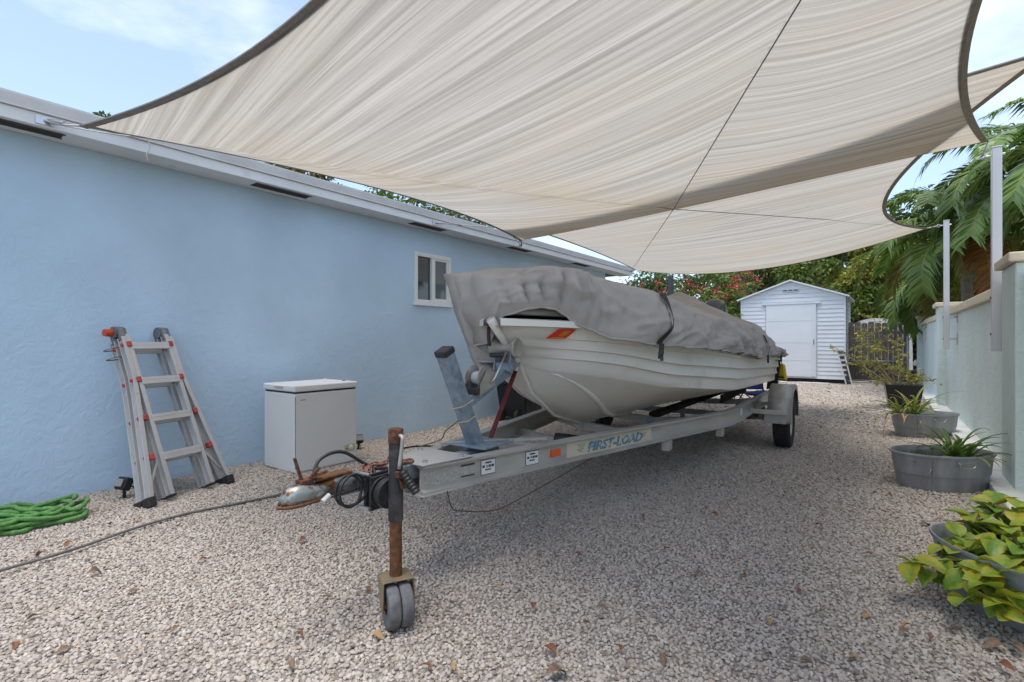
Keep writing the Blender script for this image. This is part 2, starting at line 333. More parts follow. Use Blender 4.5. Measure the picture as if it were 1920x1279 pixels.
# ================================================================== BOUNDARY WALL, KERB
def wx(y): return .905-.0125*(y-5.6)
aqua = stucco('aqua_stucco', (.67, .765, .735), stain_shade=(.61, .69, .65), bump=.7)
cream = M('cream_cap', (.66, .575, .43), .8, 0, .08, 4, bump=.15, bs=60, col2=(.50, .45, .36), thr=(.58, .8), c2s=3)
bw = thing('boundary_wall', 'pale aqua stucco garden wall with cream coping and pilasters on the right', 'wall', (0, 0, 0))
PIL = [(-1.2, -.6), (5.6, 6.2), (12.1, 12.75), (18.4, 18.95)]
for i, (a, b) in enumerate(PIL):
    x = wx((a+b)/2)
    MB().bb((x-.105, a, -.05), (x+.33, b, 1.87)).build('pilaster', aqua, bw, bevel=.012)
    MB().bb((x-.15, a-.045, 1.872), (x+.375, b+.045, 1.95)).build('pilaster_cap', cream, bw, bevel=.014)
    if i < 3:
        c = PIL[i+1][0]; q = MB(); x0, x1 = wx(b), wx(c)
        q.add([(x0, b, -.05), (x1, c, -.05), (x1, c, 1.68), (x0, b, 1.68), (x0+.2, b, -.05), (x1+.2, c, -.05), (x1+.2, c, 1.68), (x0+.2, b, 1.68)], [(0, 1, 2, 3), (4, 7, 6, 5), (3, 2, 6, 7), (0, 3, 7, 4), (1, 5, 6, 2)])
        q.build('wall_panel', aqua, bw)
        q = MB(); q.add([(x0-.05, b+.002, 1.682), (x1-.05, c-.002, 1.682), (x1-.05, c-.002, 1.79), (x0-.05, b+.002, 1.79), (x0+.25, b+.002, 1.682), (x1+.25, c-.002, 1.682), (x1+.25, c-.002, 1.79), (x0+.25, b+.002, 1.79)], [(0, 1, 2, 3), (4, 7, 6, 5), (3, 2, 6, 7), (0, 3, 7, 4), (1, 5, 6, 2), (0, 4, 5, 1)])
        q.build('coping', cream, bw, bevel=.012)
kb = MB(); kb.add([(KX+.06, -3, -.05), (KX-.17, 19.2, -.05), (KX-.17, 19.2, .075), (KX+.06, -3, .075), (1.2, -3, -.05), (1.0, 19.2, -.05), (1.0, 19.2, .085), (1.2, -3, .085)], [(0, 1, 2, 3), (4, 7, 6, 5), (3, 2, 6, 7), (0, 3, 7, 4), (1, 5, 6, 2)])
k_ = kb.build('kerb', M('kerb_concrete', (.72, .72, .68), .9, 0, .1, 3, bump=.4, bs=50, col2=(.40, .40, .37), thr=(.55, .8), c2s=5), bevel=.012); struct(k_)

# ================================================================== SAIL POSTS
galv_w = M('post_aluminium', (.60, .60, .61), .45, .35, .08, 3, stretch=(1, 1, .2))
steel = M('stainless', (.55, .55, .55), .3, .9, .1, 10)
def sail_post(x, y, z0, z1, label, arm):
    t = thing('sail_post', label, 'post', (x, y, z0), group='posts holding the shade sails')
    MB().bb((-.036, -.036, 0), (.036, .036, z1-z0)).build('post', galv_w, t, bevel=.006)
    MB().bb((-.039, -.039, z1-z0+.001), (.039, .039, z1-z0+.012)).build('post_cap', galv_w, t, bevel=.003)
    for h in (.16, .50):
        q = MB(); q.bb((.037, -.022, h-.02), (arm, .022, h+.02)); bk = q.build('bracket', galv_w, t, bevel=.003)
        MB().cyl((-.044, 0, h), (-.036, 0, h), .012, n=6).build('bolt', M('bolt_dark', (.12, .11, .1), .5, .6), bk)
        MB().bb((arm, -.06, h-.09), (arm+.008, .06, h+.09)).build('wall_plate', galv_w, bk)
    e = MB(); e.tube([(-.036, 0, z1-z0-.06), (-.075, 0, z1-z0-.06)], .008, 8); e.tube([Vector((-.095+.02*math.cos(a), 0, z1-z0-.06+.02*math.sin(a))) for a in np.linspace(0, 6.28, 13)[:-1]], .006, 6, closed=True); e.build('eye_bolt', steel, t)
    e = MB(); e.cyl((.036, 0, z1-z0-.06), (.06, 0, z1-z0-.06), .01, n=6); e.build('nut', steel, t)
    return t
P1 = Vector((.80, 6.5, 2.98)); P2 = Vector((.715, 10.45, 3.06))
sail_post(P1.x, P1.y, 1.155, 3.04, 'tall white square post fixed to the garden wall by the near pilaster', wx(6.5)-P1.x-.008)
sail_post(P2.x, P2.y, 1.125, 3.12, 'white square post standing off the wall, further from the camera', wx(10.45)-P2.x-.008)

# ================================================================== SHADE SAILS
def sail_mat(name, sc):
    m = bpy.data.materials.new(name); m.use_nodes = True; N = m.node_tree.nodes; L = m.node_tree.links; N.clear()
    o = N.new('ShaderNodeOutputMaterial'); uv = N.new('ShaderNodeUVMap'); uv.uv_map = 'UVMap'
    def noise(scale3, det, dist=0., rough=.5):
        a = N.new('ShaderNodeMapping'); a.inputs['Scale'].default_value = scale3; L.new(uv.outputs[0], a.inputs[0])
        n = N.new('ShaderNodeTexNoise'); n.inputs['Scale'].default_value = 1; n.inputs['Detail'].default_value = det; n.inputs['Distortion'].default_value = dist; n.inputs['Roughness'].default_value = rough; L.new(a.outputs[0], n.inputs['Vector']); return n.outputs['Fac']
    def mrange(s, a, b, c=0., d=1.):
        r = N.new('ShaderNodeMapRange'); r.inputs[1].default_value = a; r.inputs[2].default_value = b; r.inputs[3].default_value = c; r.inputs[4].default_value = d; L.new(s, r.inputs[0]); return r.outputs[0]
    def mix(f, a, b):
        x = N.new('ShaderNodeMix'); x.data_type = 'RGBA'; L.new(f, x.inputs[0])
        for s, k in ((a, 6), (b, 7)):
            if isinstance(s, tuple): x.inputs[k].default_value = (*s, 1)
            else: L.new(s, x.inputs[k])
        return x.outputs[2]
    streak = noise((.2, 19, 1), 7, .25, .66); fine = noise((.8, 60, 1), 5, .15); weave = noise((150, 150, 1), 2); blot = noise((.5, .9, 1), 4, .4)
    c = mix(mrange(streak, .34, .62), (.34, .32, .305), (.585, .565, .55))
    c = mix(mrange(fine, .50, .68, 0, .65), c, (.34, .31, .298))
    c = mix(mrange(blot, .46, .72, 0, .55), c, (.52, .465, .39))
    sa = N.new('ShaderNodeAttribute'); sa.attribute_name = 'stain_shade'; sm_ = N.new('ShaderNodeMath'); sm_.operation = 'MULTIPLY'; L.new(sa.outputs['Fac'], sm_.inputs[0]); L.new(mrange(streak, .30, .62, 1.0, .35), sm_.inputs[1])
    c = mix(sm_.outputs[0], c, (.47, .385, .235))  # khaki for sail overlap shade and edge dirt, put into the colour
    c = mix(mrange(weave, .3, .7, 0, .16), c, (.42, .40, .38))
    ht = N.new('ShaderNodeMath'); ht.operation = 'MULTIPLY_ADD'; ht.inputs[1].default_value = 1.0; L.new(streak, ht.inputs[0])
    w2 = N.new('ShaderNodeMath'); w2.operation = 'MULTIPLY'; w2.inputs[1].default_value = .12; L.new(weave, w2.inputs[0]); L.new(w2.outputs[0], ht.inputs[2])
    bp = N.new('ShaderNodeBump'); bp.inputs['Strength'].default_value = .55; bp.inputs['Distance'].default_value = .03; L.new(ht.outputs[0], bp.inputs['Height'])
    d = N.new('ShaderNodeBsdfDiffuse'); t = N.new('ShaderNodeBsdfTranslucent'); ms = N.new('ShaderNodeMixShader'); ms.inputs[0].default_value = .60
    tn = N.new('ShaderNodeMix'); tn.data_type = 'RGBA'; tn.blend_type = 'MULTIPLY'; tn.inputs[0].default_value = 1; tn.inputs[7].default_value = (1.0, .948, .835, 1); L.new(c, tn.inputs[6]); L.new(c, d.inputs['Color']); L.new(tn.outputs[2], t.inputs['Color'])
    for b in (d, t): L.new(bp.outputs[0], b.inputs['Normal'])
    L.new(d.outputs[0], ms.inputs[1]); L.new(t.outputs[0], ms.inputs[2]); L.new(ms.outputs[0], o.inputs['Surface']); return m
cloth = sail_mat('shade_cloth', 1)
hemm = M('sail_webbing', (.27, .24, .215), .9, 0, .15, 30, bump=.3, bs=120)
ropem = M('sail_rope', (.52, .50, .47), .8, 0, .15, 40)
cablem = M('steel_cable', (.19, .18, .17), .5, .5, .1, 30)
def seg_d(p, a, b):
    a, b = Vector((a.x, a.y)), Vector((b.x, b.y)); p = Vector((p.x, p.y)); t = max(0, min(1, (p-a).dot(b-a)/(b-a).length_squared)); return (p-a.lerp(b, t)).length
def cloth_obj(name, pts, faces, uvs, parent, stain_shades=()):
    me = bpy.data.meshes.new(name); me.from_pydata([tuple(p) for p in pts], [], faces); me.update()
    ul = me.uv_layers.new(name='UVMap')
    for l in me.loops: ul.data[l.index].uv = uvs[l.vertex_index]
    at_ = me.attributes.new('stain_shade', 'FLOAT', 'POINT'); at_.data.foreach_set('value', [min(.9, sum(k*math.exp(-(seg_d(p, a, b)/w_)**2) for a, b, w_, k in stain_shades)*(.75+.5*math.sin(p.x*2.3+p.y*1.1)**2)) for p in pts])  # strength of the painted overlap shade and edge dirt, fading from each line
    me.materials.append(cloth); me.polygons.foreach_set('use_smooth', [True]*len(me.polygons))
    o = bpy.data.objects.new(name, me); COL.objects.link(o); o.parent = parent; return o
def tri_panel(a, b, c, bab, bbc, bca, sag, D, n=36):
    a, b, c = Vector(a), Vector(b), Vector(c); idx = {}; pts = []; fs = []; uvs = []
    D = Vector((D[0], D[1], 0)).normalized(); E = Vector((-D.y, D.x, 0))
    for i in range(n+1):
        for j in range(n+1-i):
            wb, wc = i/n, j/n; wa = 1-wb-wc
            p = a*wa+b*wb+c*wc+Vector(bab)*(4*wa*wb)+Vector(bbc)*(4*wb*wc)+Vector(bca)*(4*wc*wa)+UP*(sag*27*wa*wb*wc)
            idx[i, j] = len(pts); pts.append(p); uvs.append((p.dot(D), p.dot(E)))
    for i in range(n):
        for j in range(n-i):
            fs.append((idx[i, j], idx[i+1, j], idx[i, j+1]))
            if j < n-i-1: fs.append((idx[i+1, j], idx[i+1, j+1], idx[i, j+1]))
    return pts, fs, uvs
def edge_pts(a, b, bul, n=36): return [Vector(a).lerp(Vector(b), t)+Vector(bul)*(4*t*(1-t)) for t in np.linspace(0, 1, n+1)]
def hem(parent, pts, inward, wd=.055):
    """webbing folded round the edge: a flat band just under and over the cloth"""
    m = MB(); rows = []
    for i, p in enumerate(pts):
        d = (pts[min(i+1, len(pts)-1)]-pts[max(i-1, 0)]).normalized(); q = Vector(inward)-p; q = (q-d*q.dot(d)).normalized(); nn = d.cross(q).normalized()*.005
        rows.append([p-q*.004+nn, p+q*wd+nn, p+q*wd-nn, p-q*.004-nn, p-q*.004+nn])
    m.grid(rows); return m.build('hem', hemm, parent, smooth=True)
def rope(parent, pts, r, mat, name='rope', n=6): return MB().tube(pts, r, n).build(name, mat, parent, smooth='all')
def turnbuckle(parent, p, q):
    p, q = Vector(p), Vector(q); d = (q-p).normalized(); m = MB(); L_ = (q-p).length
    s_ = d.cross(UP).normalized()
    for k in (-1, 1): m.tube([p+d*.02+s_*.012*k, q-d*.02+s_*.012*k], .005, 6)
    m.cyl(p, p+d*.03, .015, n=8); m.cyl(q-d*.03, q, .015, n=8); return m.build('turnbuckle', steel, parent, smooth=True)

def fasc(u, v): p = onx(u, v, FX+.012); return p
H1a, H2a, H2b, H3a = fasc(84, 226), fasc(817, 418), fasc(978, 461), fasc(1183, 508)
PX = ony(1262, 391, 5.88)                                # where the two cables cross
VV = Vector((.92, .42, 2.93))
A1 = onx(150, 236, -4.72); C1 = ony(1853, 264, 6.42); D1 = onx(975, 451, -4.62)
t1 = thing('shade_sail', 'large near off white shade sail stretched overhead across the yard, with dark hem', 'shade sail', (0, 0, 0), group='shade sails over the yard')
bAV = Vector((0, .60, .02)); bVC = Vector((-.44, 0, .0)); bCD = Vector((0, -.12, -.02)); bDA = Vector((.42, 0, .02)); Z0 = Vector((0, 0, 0))
pts = []; fs = []; uvs = []
for pa in (tri_panel(A1, VV, PX, bAV, (0, 0, .02), (0, 0, -.05), -.10, (5.7, -.9), 40), tri_panel(VV, C1, PX, bVC, (0, 0, .0), (0, 0, .02), -.07, (3.4, .9), 40),
           tri_panel(A1, PX, D1, (0, 0, -.05), (0, 0, -.02), bDA, -.03, (4.6, 1.0), 30), tri_panel(PX, C1, D1, (0, 0, .0), bCD, (0, 0, -.02), -.02, (3.4, .6), 30)):
    k = len(pts); pts += pa[0]; fs += [tuple(i+k for i in f) for f in pa[1]]; uvs += pa[2]
cloth_obj('cloth', pts, fs, uvs, t1, ((C1, D1, .55, .62), (A1.lerp(PX, .25), PX, .40, .42)))  # overlap shade coloured in along the far edge and the crease
for a, b, bu in ((A1, VV, bAV), (VV, C1, bVC), (C1, D1, bCD), (D1, A1, bDA)): hem(t1, edge_pts(a, b, bu), PX, .046 if bu is not bCD else .015)
rope(t1, crv([H1a, H1a.lerp(A1, .5)+Vector((0, 0, -.01)), A1]), .008, ropem); turnbuckle(t1, H1a+Vector((.02, .02, 0)), H1a.lerp(A1, .55))
rope(t1, [C1, P1+Vector((-.1, 0, 0))], .008, ropem); rope(t1, [H2a, onx(945, 428, -4.72)], .007, ropem); turnbuckle(t1, H2a, H2a.lerp(onx(945, 428, -4.72), .35))
rope(t1, crv([onx(945, 428, -4.72), D1, H2b]), .012, cablem)
# slack cord tied along the house hem with a loose tail
cd = [fasc(100, 232), onx(200, 250, -4.72), onx(275, 259, -4.70), onx(390, 275, -4.66)]
rope(t1, crv(cd), .005, ropem, 'cord'); rope(t1, crv([onx(276, 259, -4.69), onx(281, 275, -4.69), onx(275, 290, -4.69), onx(278, 302, -4.69)]), .005, ropem, 'cord')
for p in (H1a, H2a, H2b): MB().box(p-Vector((.006, 0, 0)), (.008, .1, .06)).build('eye_plate', steel, t1)
# second sail
RR = Vector((.92, 4.96, 3.23)); C2 = ony(1738, 428, 10.4); D2 = H3a+Vector((.16, -.12, -.005)); A2 = Vector((-4.50, 5.75, 2.99))
t2 = thing('shade_sail', 'farther off white shade sail reaching from the eave end to the back post', 'shade sail', (0, 0, 0), group='shade sails over the yard')
eAB, eBC, eCD, eDA = Vector((0, .0, .02)), Vector((-.72, .1, -.14)), Vector((0, .0, -.33)), Vector((.10, 0, .02))
n = 44; pts = []; fs = []; uvs = []
e0 = edge_pts(A2, RR, eAB, n); e1 = edge_pts(D2, C2, eCD, n); f0 = edge_pts(A2, D2, eDA, n); f1 = edge_pts(RR, C2, eBC, n)
for i in range(n+1):
    for j in range(n+1):
        s, t = i/n, j/n
        p = e0[i]*(1-t)+e1[i]*t+f0[j]*(1-s)+f1[j]*s-(A2*(1-s)*(1-t)+RR*s*(1-t)+D2*(1-s)*t+C2*s*t) - UP*(-.04*16*s*(1-s)*t*(1-t))
        pts.append(p); uvs.append((p.x*.98-p.y*.15, p.y*.98+p.x*.15))
for i in range(n):
    for j in range(n): a = i*(n+1)+j; fs.append((a, a+1, a+n+2, a+n+1))
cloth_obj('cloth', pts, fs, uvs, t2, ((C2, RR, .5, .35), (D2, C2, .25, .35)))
cen = sum((Vector(p) for p in pts), Vector())/len(pts)
for e_ in (e0, e1, f0, f1): hem(t2, e_, cen, .038 if e_ is not e1 else .015)
rope(t2, [C2, P2+Vector((-.1, 0, 0))], .008, ropem); MB().box(H3a-Vector((.006, 0, 0)), (.008, .1, .06)).build('eye_plate', steel, t2); rope(t2, [D2, H3a], .012, ropem); turnbuckle(t2, H3a, H3a.lerp(D2, .8)); rope(t2, crv([A2, A2.lerp(H2b, .5), H2b]), .008, ropem)
# crossing wires that carry the cloth
for a, b, lab in ((H1a, P2+Vector((-.1, 0, -.02)), 'thin dark wire under the sails running from the near eave to the far post'), (H3a, VV, 'thin dark wire under the sails running from the eave end toward the camera')):
    pp = crv([a, PX-UP*.012, b], 16) if a is H1a else crv([a, PX-UP*.02, b], 16)
    # straight spans meeting at the crossing
    q = MB(); c_ = PX-UP*(.008 if a is H1a else .016); q.tube([a, c_, b], .0042, 6); o = q.build('support_wire', cablem); tag(o, lab, 'wire', 'wires under the shade sails')

# ================================================================== SHED
sw = M('shed_white', (.70, .73, .76), .45, 0, .05, 2, col2=(.52, .54, .55), thr=(.6, .85), c2s=5)
shed = thing('shed', 'white lap sided garden shed with low gable roof and sliding door', 'shed', (-2.43, 17.6, 0))
SWd, SB, SE, SP, SD = 1.41, .13, 2.56, 3.07, 2.5
m = MB(); m.prism([(-SWd+.02, SB), (SWd-.02, SB), (SWd-.02, SE), (0, SP-.03), (-SWd+.02, SE)], .02, SD); m.build('shell', sw, shed)
lap = .122; k = 0; z = SB
dl, dr, dz = -.67, .68, 2.36
def board(x0, x1, z0, z1, c0, c1):
    q = MB(); q.add([(x0, .0, z0), (x1, .0, z0), (c1, .016, z1), (c0, .016, z1), (x0, .022, z0), (x1, .022, z0)], [(0, 1, 2, 3), (0, 4, 5, 1), (0, 3, 4), (1, 5, 2)])
    return q.build('siding_board', sw, shed, fix=False)
def half(z): return SWd-.03 if z <= SE else max(.02, (SWd-.03)*(SP-z)/(SP-SE))
while z < SP-.1:
    z1 = min(z+lap, SP-.03)
    if z1 <= dz+.05: board(-half(z), dl-.03, z, z1, -half(z1), dl-.03); board(dr+.03, half(z), z, z1, dr+.03, half(z1))
    else: board(-half(z), half(z), z, z1, -half(z1), half(z1))
    z = z1
for i in range(20):
    z0 = SB+i*lap; z1 = min(z0+lap, SE)
    q = MB(); q.add([(SWd, .03, z0), (SWd, SD, z0), (SWd-.014, SD, z1), (SWd-.014, .03, z1), (SWd-.02, .03, z0), (SWd-.02, SD, z0)], [(0, 1, 2, 3), (0, 4, 5, 1)]); q.build('siding_board', sw, shed, fix=False)
for sx in (-1, 1):
    MB().bb((sx*(SWd-.03), -.012, SB), (sx*(SWd+.006), .03, SE)).build('corner_trim', sw, shed, bevel=.003)
for sx in (-1, 1):
    q = MB(); q.add([(0, -.10, SP), (sx*(SWd+.1), -.10, SE-.04), (sx*(SWd+.1), SD+.1, SE-.04), (0, SD+.1, SP), (0, -.10, SP+.045), (sx*(SWd+.1), -.10, SE+.005), (sx*(SWd+.1), SD+.1, SE+.005), (0, SD+.1, SP+.045)], [(0, 1, 2, 3), (4, 7, 6, 5), (0, 4, 5, 1), (1, 5, 6, 2), (2, 6, 7, 3)]); q.build('roof', sw, shed)
door = MB().bb((dl, -.035, .18), (dr, -.004, dz)).build('door', M('door_white', (.74, .77, .79), .4, 0, .04, 1.5), shed, bevel=.004)
for z_ in (.66, 1.20, 1.86): MB().bb((dl+.02, -.039, z_), (dr-.12, -.036, z_+.012)).build('door_rib', sw, door)
MB().bb((dr-.13, -.041, .2), (dr-.02, -.036, dz-.02)).build('door_stile', sw, door, bevel=.002)
MB().bb((dr-.075, -.06, 1.15), (dr-.045, -.042, 1.30)).build('handle', M('handle_grey', (.3, .3, .3), .4, .5), door, bevel=.004)
MB().bb((dl-.12, -.05, dz+.004), (dr+.12, -.002, dz+.06)).build('door_track', sw, shed, bevel=.004)
v_ = MB().bb((-.22, -.02, 2.74), (.22, -.004, 2.84)).build('gable_vent', sw, shed, bevel=.003)
for k in range(3): MB().bb((-.20+k*.14, -.026, 2.765), (-.08+k*.14, -.021, 2.815)).build('vent_slot', M('vent_shadow', (.16, .16, .16), .7), v_)
for y_ in (.12, 2.2): MB().bb((-SWd+.05, y_, .02), (SWd-.05, y_+.1, SB-.002)).build('skid', M('skid_black', (.03, .03, .03), .8), shed)
conc = M('paver_concrete', (.50, .47, .44), .9, 0, .15, 8, bump=.3, bs=80)
for i, (x, l_) in enumerate(((-1.75, .75), (-2.75, .6))):
    tag(MB().bb((x-l_/2, 16.95, -.02), (x+l_/2, 17.2, .05)).build('paving_slab', conc, bevel=.01), ('longer ' if i == 0 else 'shorter ')+'concrete slab lying on gravel before the shed, %s one' % ('right' if i == 0 else 'left'), 'slab', 'slabs before the shed')
# leaning step ladder at the shed's side
t = thing('leaning_steps', 'narrow black and white folded steps leaning at the shed side', 'steps', (-.93, 17.25, 0))
wm_ = M('dull_white', (.62, .61, .58), .6); bm_ = M('dull_black', (.03, .03, .03), .7)
MB().bar((-.05, 0, 0), (-.27, .02, 1.02), .06, .03, up=(1, 0, 0)).build('rail', wm_, t); MB().bar((.09, 0, 0), (-.13, .02, 1.02), .06, .03, up=(1, 0, 0)).build('rail', wm_, t)
for k in range(7): f_ = (k+.6)/7.2; MB().bb((-.04-.22*f_, -.015, 1.02*f_-.05), (.08-.22*f_, .03, 1.02*f_+.03)).build('rung', bm_, t)

# ================================================================== FENCES
wood = M('weathered_wood', (.17, .135, .12), .9, 0, .35, 5, stretch=(6, 6, .7), bump=.5, bs=30, col2=(.24, .20, .18), thr=(.5, .7), c2s=6)
fe = thing('wooden_fence', 'weathered brown wooden picket fence between shed and garden wall', 'fence', (0, 18.75, 0))
x = -1.02; i = 0
while x < .42:
    wd = .165 if i < 6 else .115; h = 1.80+rnd(-.03, .03); q = MB()
    a, b = x+.006, x+wd-.006; c_ = .03 if i < 6 else .004
    q.prism([(a, .05), (b, .05), (b, h-c_), (b-c_, h), (a+c_, h), (a, h-c_)], -.01+rnd(-.006, .006), .01); q.build('picket', wood, fe); x += wd; i += 1
for z_ in (.35, 1.45): MB().bb((-1.02, .012, z_), (.45, .05, z_+.09)).build('rail', wood, fe)
gt = thing('low_gate', 'low dark gate with grey pipe frame before the wooden fence', 'gate', (0, 18.45, 0)); pipe = M('galv_pipe', (.42, .42, .42), .45, .6, .15, 10)
MB().tube([(-.95, 0, .66), (.40, 0, .66)], .02, 8).build('top_rail', pipe, gt, smooth='all'); MB().tube([(.42, 0, 0), (.42, 0, 1.42)], .03, 10).build('gate_post', pipe, gt, smooth='all'); MB().tube([(-.95, 0, .08), (.40, 0, .08)], .018, 8).build('bottom_rail', pipe, gt, smooth='all')
for k in range(17): MB().bb((-.94+k*.079, .025, .09), (-.94+k*.079+.07, .032, .64)).build('slat', M('slat_dark', (.085, .07, .065), .8, 0, .2, 6), gt)
sb = MB().bb((-1.0, 18.2, -.02), (.5, 18.34, .06)).build('timber_sill', M('sill_pale', (.45, .42, .37), .9), bevel=.008); tag(sb, 'pale timber sleeper on the gravel below the low gate', 'sleeper')
f2 = thing('wooden_fence', 'stretch of grey wooden fence behind the boat, left of the shed', 'fence', (0, 20.4, 0))
for k in range(34):
    x = -9.0+k*.15; h = 1.8+rnd(-.03, .03); MB().prism([(x, .05), (x+.14, .05), (x+.14, h-.03), (x+.11, h), (x+.03, h), (x, h-.03)], -.01, .01).build('picket', wood, f2)
MB().bb((-9, .012, 1.4), (-3.9, .05, 1.49)).build('rail', wood, f2)
# white rounded cover behind the fence
rows = []
for i in range(17):
    a = math.pi*i/16; rows.append([(-.35-1.0*math.cos(a)*(1-.15*(j/8-.5)**2), 21.2+j*.28, .3+1.72*max(0, math.sin(a))**.35) for j in range(9)])
rc0 = MB().grid(rows); rc0.add([r_[0] for r_ in rows], [tuple(range(17))]); rc0.add([r_[-1] for r_ in rows], [tuple(range(17))])
tag(rc0.build('rounded_cover', M('cover_white', (.78, .78, .78), .5), smooth=True), 'white rounded cover showing just above the wooden fence', 'cover')
# dark pole
pl = thing('dark_pole', 'dark round pole standing before the red flowering shrubs', 'pole', (-4.87, 14.0, 0)); MB().tube([(0, 0, 0), (0, 0, 3.05)], .075, 14).build('shaft', M('pole_dark', (.055, .055, .065), .7, 0, .2, 8), pl, smooth=True); MB().lathe([(.16, 0), (.16, .03), (.09, .05), (.085, .12), (.0, .12)], 18).build('base', M('pole_dark', (.055, .055, .065), .7), pl)

# ================================================================== NEIGHBOURING BUILDINGS
terra = M('terracotta', (.42, .20, .13), .85, 0, .2, 6, bump=.5, bs=12)
nh = thing('neighbour_house', 'house with terracotta roof peeking over the white shed', 'house', (-4.6, 33, 0)); plas = M('plaster_pale', (.6, .56, .5), .9)
MB().bb((-5, 0, 0), (4.2, 8, 3.6)).build('wall', plas, nh)
MB().prism([(-5.4, 3.605), (4.4, 3.605), (2.6, 5.05), (-3.5, 5.05)], -.4, 8.4).build('roof', terra, nh); MB().bb((4.405, -.42, 3.55), (4.5, 8.42, 3.75)).build('fascia', trim, nh)
nb_ = thing('neighbour_house', 'salmon brick house glimpsed behind the palm beyond the garden wall', 'house', (1.5, 21, 0)); brick_m = M('salmon_brick', (.46, .25, .20), .9, 0, .2, 12, bump=.3, bs=40)
for r_ in range(18): MB().bb((0, -.01*(r_ % 2), r_*.16), (6.5, 7, r_*.16+.152)).build('brick_course', brick_m, nb_, bevel=.006)
MB().prism([(-.5, 2.885), (7, 2.885), (3.2, 4.2)], -.4, 7.4).build('roof', M('roof_shingle', (.30, .29, .28), .9), nb_)
# ================================================================== VEGETATION
def unit(a): return a/np.maximum(1e-9, np.linalg.norm(a, axis=1, keepdims=True))
def leaf_mesh(name, P, D, size, wr=.4, droop=.25, mat=None, parent=None, normal_up=.5):
    """one folded pointed leaf (2 quads) for every point"""
    n = len(P); D = unit(D); U = unit(RNG.normal(size=(n, 3))*(1-normal_up)+np.array([0, 0, 1])*normal_up)
    S = unit(np.cross(D, U)); U = np.cross(S, D); sz = np.asarray(size).reshape(-1, 1)
    dz = np.array([0, 0, -1.0])
    b = P; mid = P+D*sz*.5+U*sz*.05+dz*sz*droop*.2; tip = P+D*sz+dz*sz*droop
    l = P+D*sz*.42+S*sz*wr*.5+U*sz*.12; r = P+D*sz*.42-S*sz*wr*.5+U*sz*.12
    l = l+dz*sz*droop*.15; r = r+dz*sz*droop*.15
    V = np.stack([b, l, tip, r, mid], 1).reshape(-1, 3).astype(np.float32)
    k = np.arange(n)[:, None]*5
    F = np.concatenate([k+np.array([[0, 4, 1]]), k+np.array([[1, 4, 2]]), k+np.array([[0, 3, 4]]), k+np.array([[4, 3, 2]])], 1).reshape(-1)
    me = bpy.data.meshes.new(name); me.vertices.add(n*5); me.vertices.foreach_set('co', V.ravel()); me.loops.add(n*12); me.loops.foreach_set('vertex_index', F.astype(np.int32))
    me.polygons.add(n*4); me.polygons.foreach_set('loop_start', np.arange(0, n*12, 3, dtype=np.int32)); me.update(); me.validate()
    if mat: me.materials.append(mat)
    o = bpy.data.objects.new(name, me); COL.objects.link(o); o.parent = parent; return o
def leafmat(name, col, var=.35, transl=.35, rough=.45): return M(name, col, rough, 0, .25, 1.2, transl=transl, isl=var, spec=.4)
bark = M('bark', (.20, .165, .13), .95, 0, .3, 10, stretch=(3, 3, .6), bump=.8, bs=25, bdist=.02)
def tree(name, label, loc, h, cr_, ch, mat, n=7000, ls=.16, clumps=46, trunk=.16, group='trees behind the yard', base=.35, pale=False):
    t = thing(name, label, 'tree', loc, group=group)
    C = []; c0 = np.array([0, 0, h-ch])
    for k in range(clumps):
        d = unit(RNG.normal(size=(1, 3)))[0]; rr = RNG.uniform(.35, 1)**.5; C.append(c0+d*np.array([cr_, cr_, ch])*rr*RNG.uniform(.75, 1.05))
    C = np.array(C); C[:, 2] = np.maximum(C[:, 2], base)
    w = RNG.integers(0, clumps, n); rad = RNG.uniform(.22, .5, clumps)*cr_*.62
    off = unit(RNG.normal(size=(n, 3)))*(RNG.random((n, 1))**.45)*rad[w][:, None]; off[:, 2] *= .7
    P = C[w]+off; D = off+RNG.normal(size=(n, 3))*.35*cr_*.3+np.array([0, 0, .02])
    leaf_mesh('crown', P, D, RNG.uniform(.6, 1.3, n)*ls, .48, .3, mat, t)
    m = MB(); bx = rnd(-.2, .2); by = rnd(-.2, .2)
    m.tube(crv([(0, 0, -.05), (bx*.5, by*.5, h*.25), (bx, by, h-ch)], 5), [lerp(trunk, trunk*.45, i/10) for i in range(11)], 9); m.build('trunk', bark, t, smooth='all')
    m = MB()
    for k in range(min(clumps, 22)):
        e = Vector(C[k]); s_ = Vector((bx*.7, by*.7, (h-ch)*rnd(.45, .95))); mdl = s_.lerp(e, .5)+Vector((rnd(-.2, .2), rnd(-.2, .2), rnd(0, .25)))
        m.tube(crv([s_, mdl, e], 3), [lerp(trunk*.35, .012, i/6) for i in range(7)], 5)
    m.build('limb', M('limb_grey', (.30, .27, .24), .95) if pale else bark, t, smooth='all'); return t
L1 = leafmat('leaf_green', (.14, .20, .035)); L2 = leafmat('leaf_deep', (.085, .135, .03)); L3 = leafmat('leaf_yellow', (.30, .30, .05)); L4 = leafmat('leaf_olive', (.19, .19, .06))
def at_y(u, y): p = ony(u, 640, y); return (p.x, p.y, 0)
tree('leafy_tree', 'broad mid green tree right behind the shed roof', at_y(1560, 24), 6.2, 2.4, 2.7, L1, 15000, .19, 60)
tree('leafy_tree', 'bright yellow green tree between the shed and the palms', at_y(1655, 23), 5.6, 1.7, 2.3, L3, 10000, .17, 46)
tree('leafy_tree', 'low dark green bushy tree just above the wooden fence', at_y(1625, 22.2), 3.5, 1.7, 1.5, L1, 9000, .16, 40, base=.9)
tree('leafy_tree', 'olive tree with bare grey branches above the shed gable', at_y(1480, 26), 6.6, 2.5, 2.4, L4, 8000, .17, 44, pale=True)
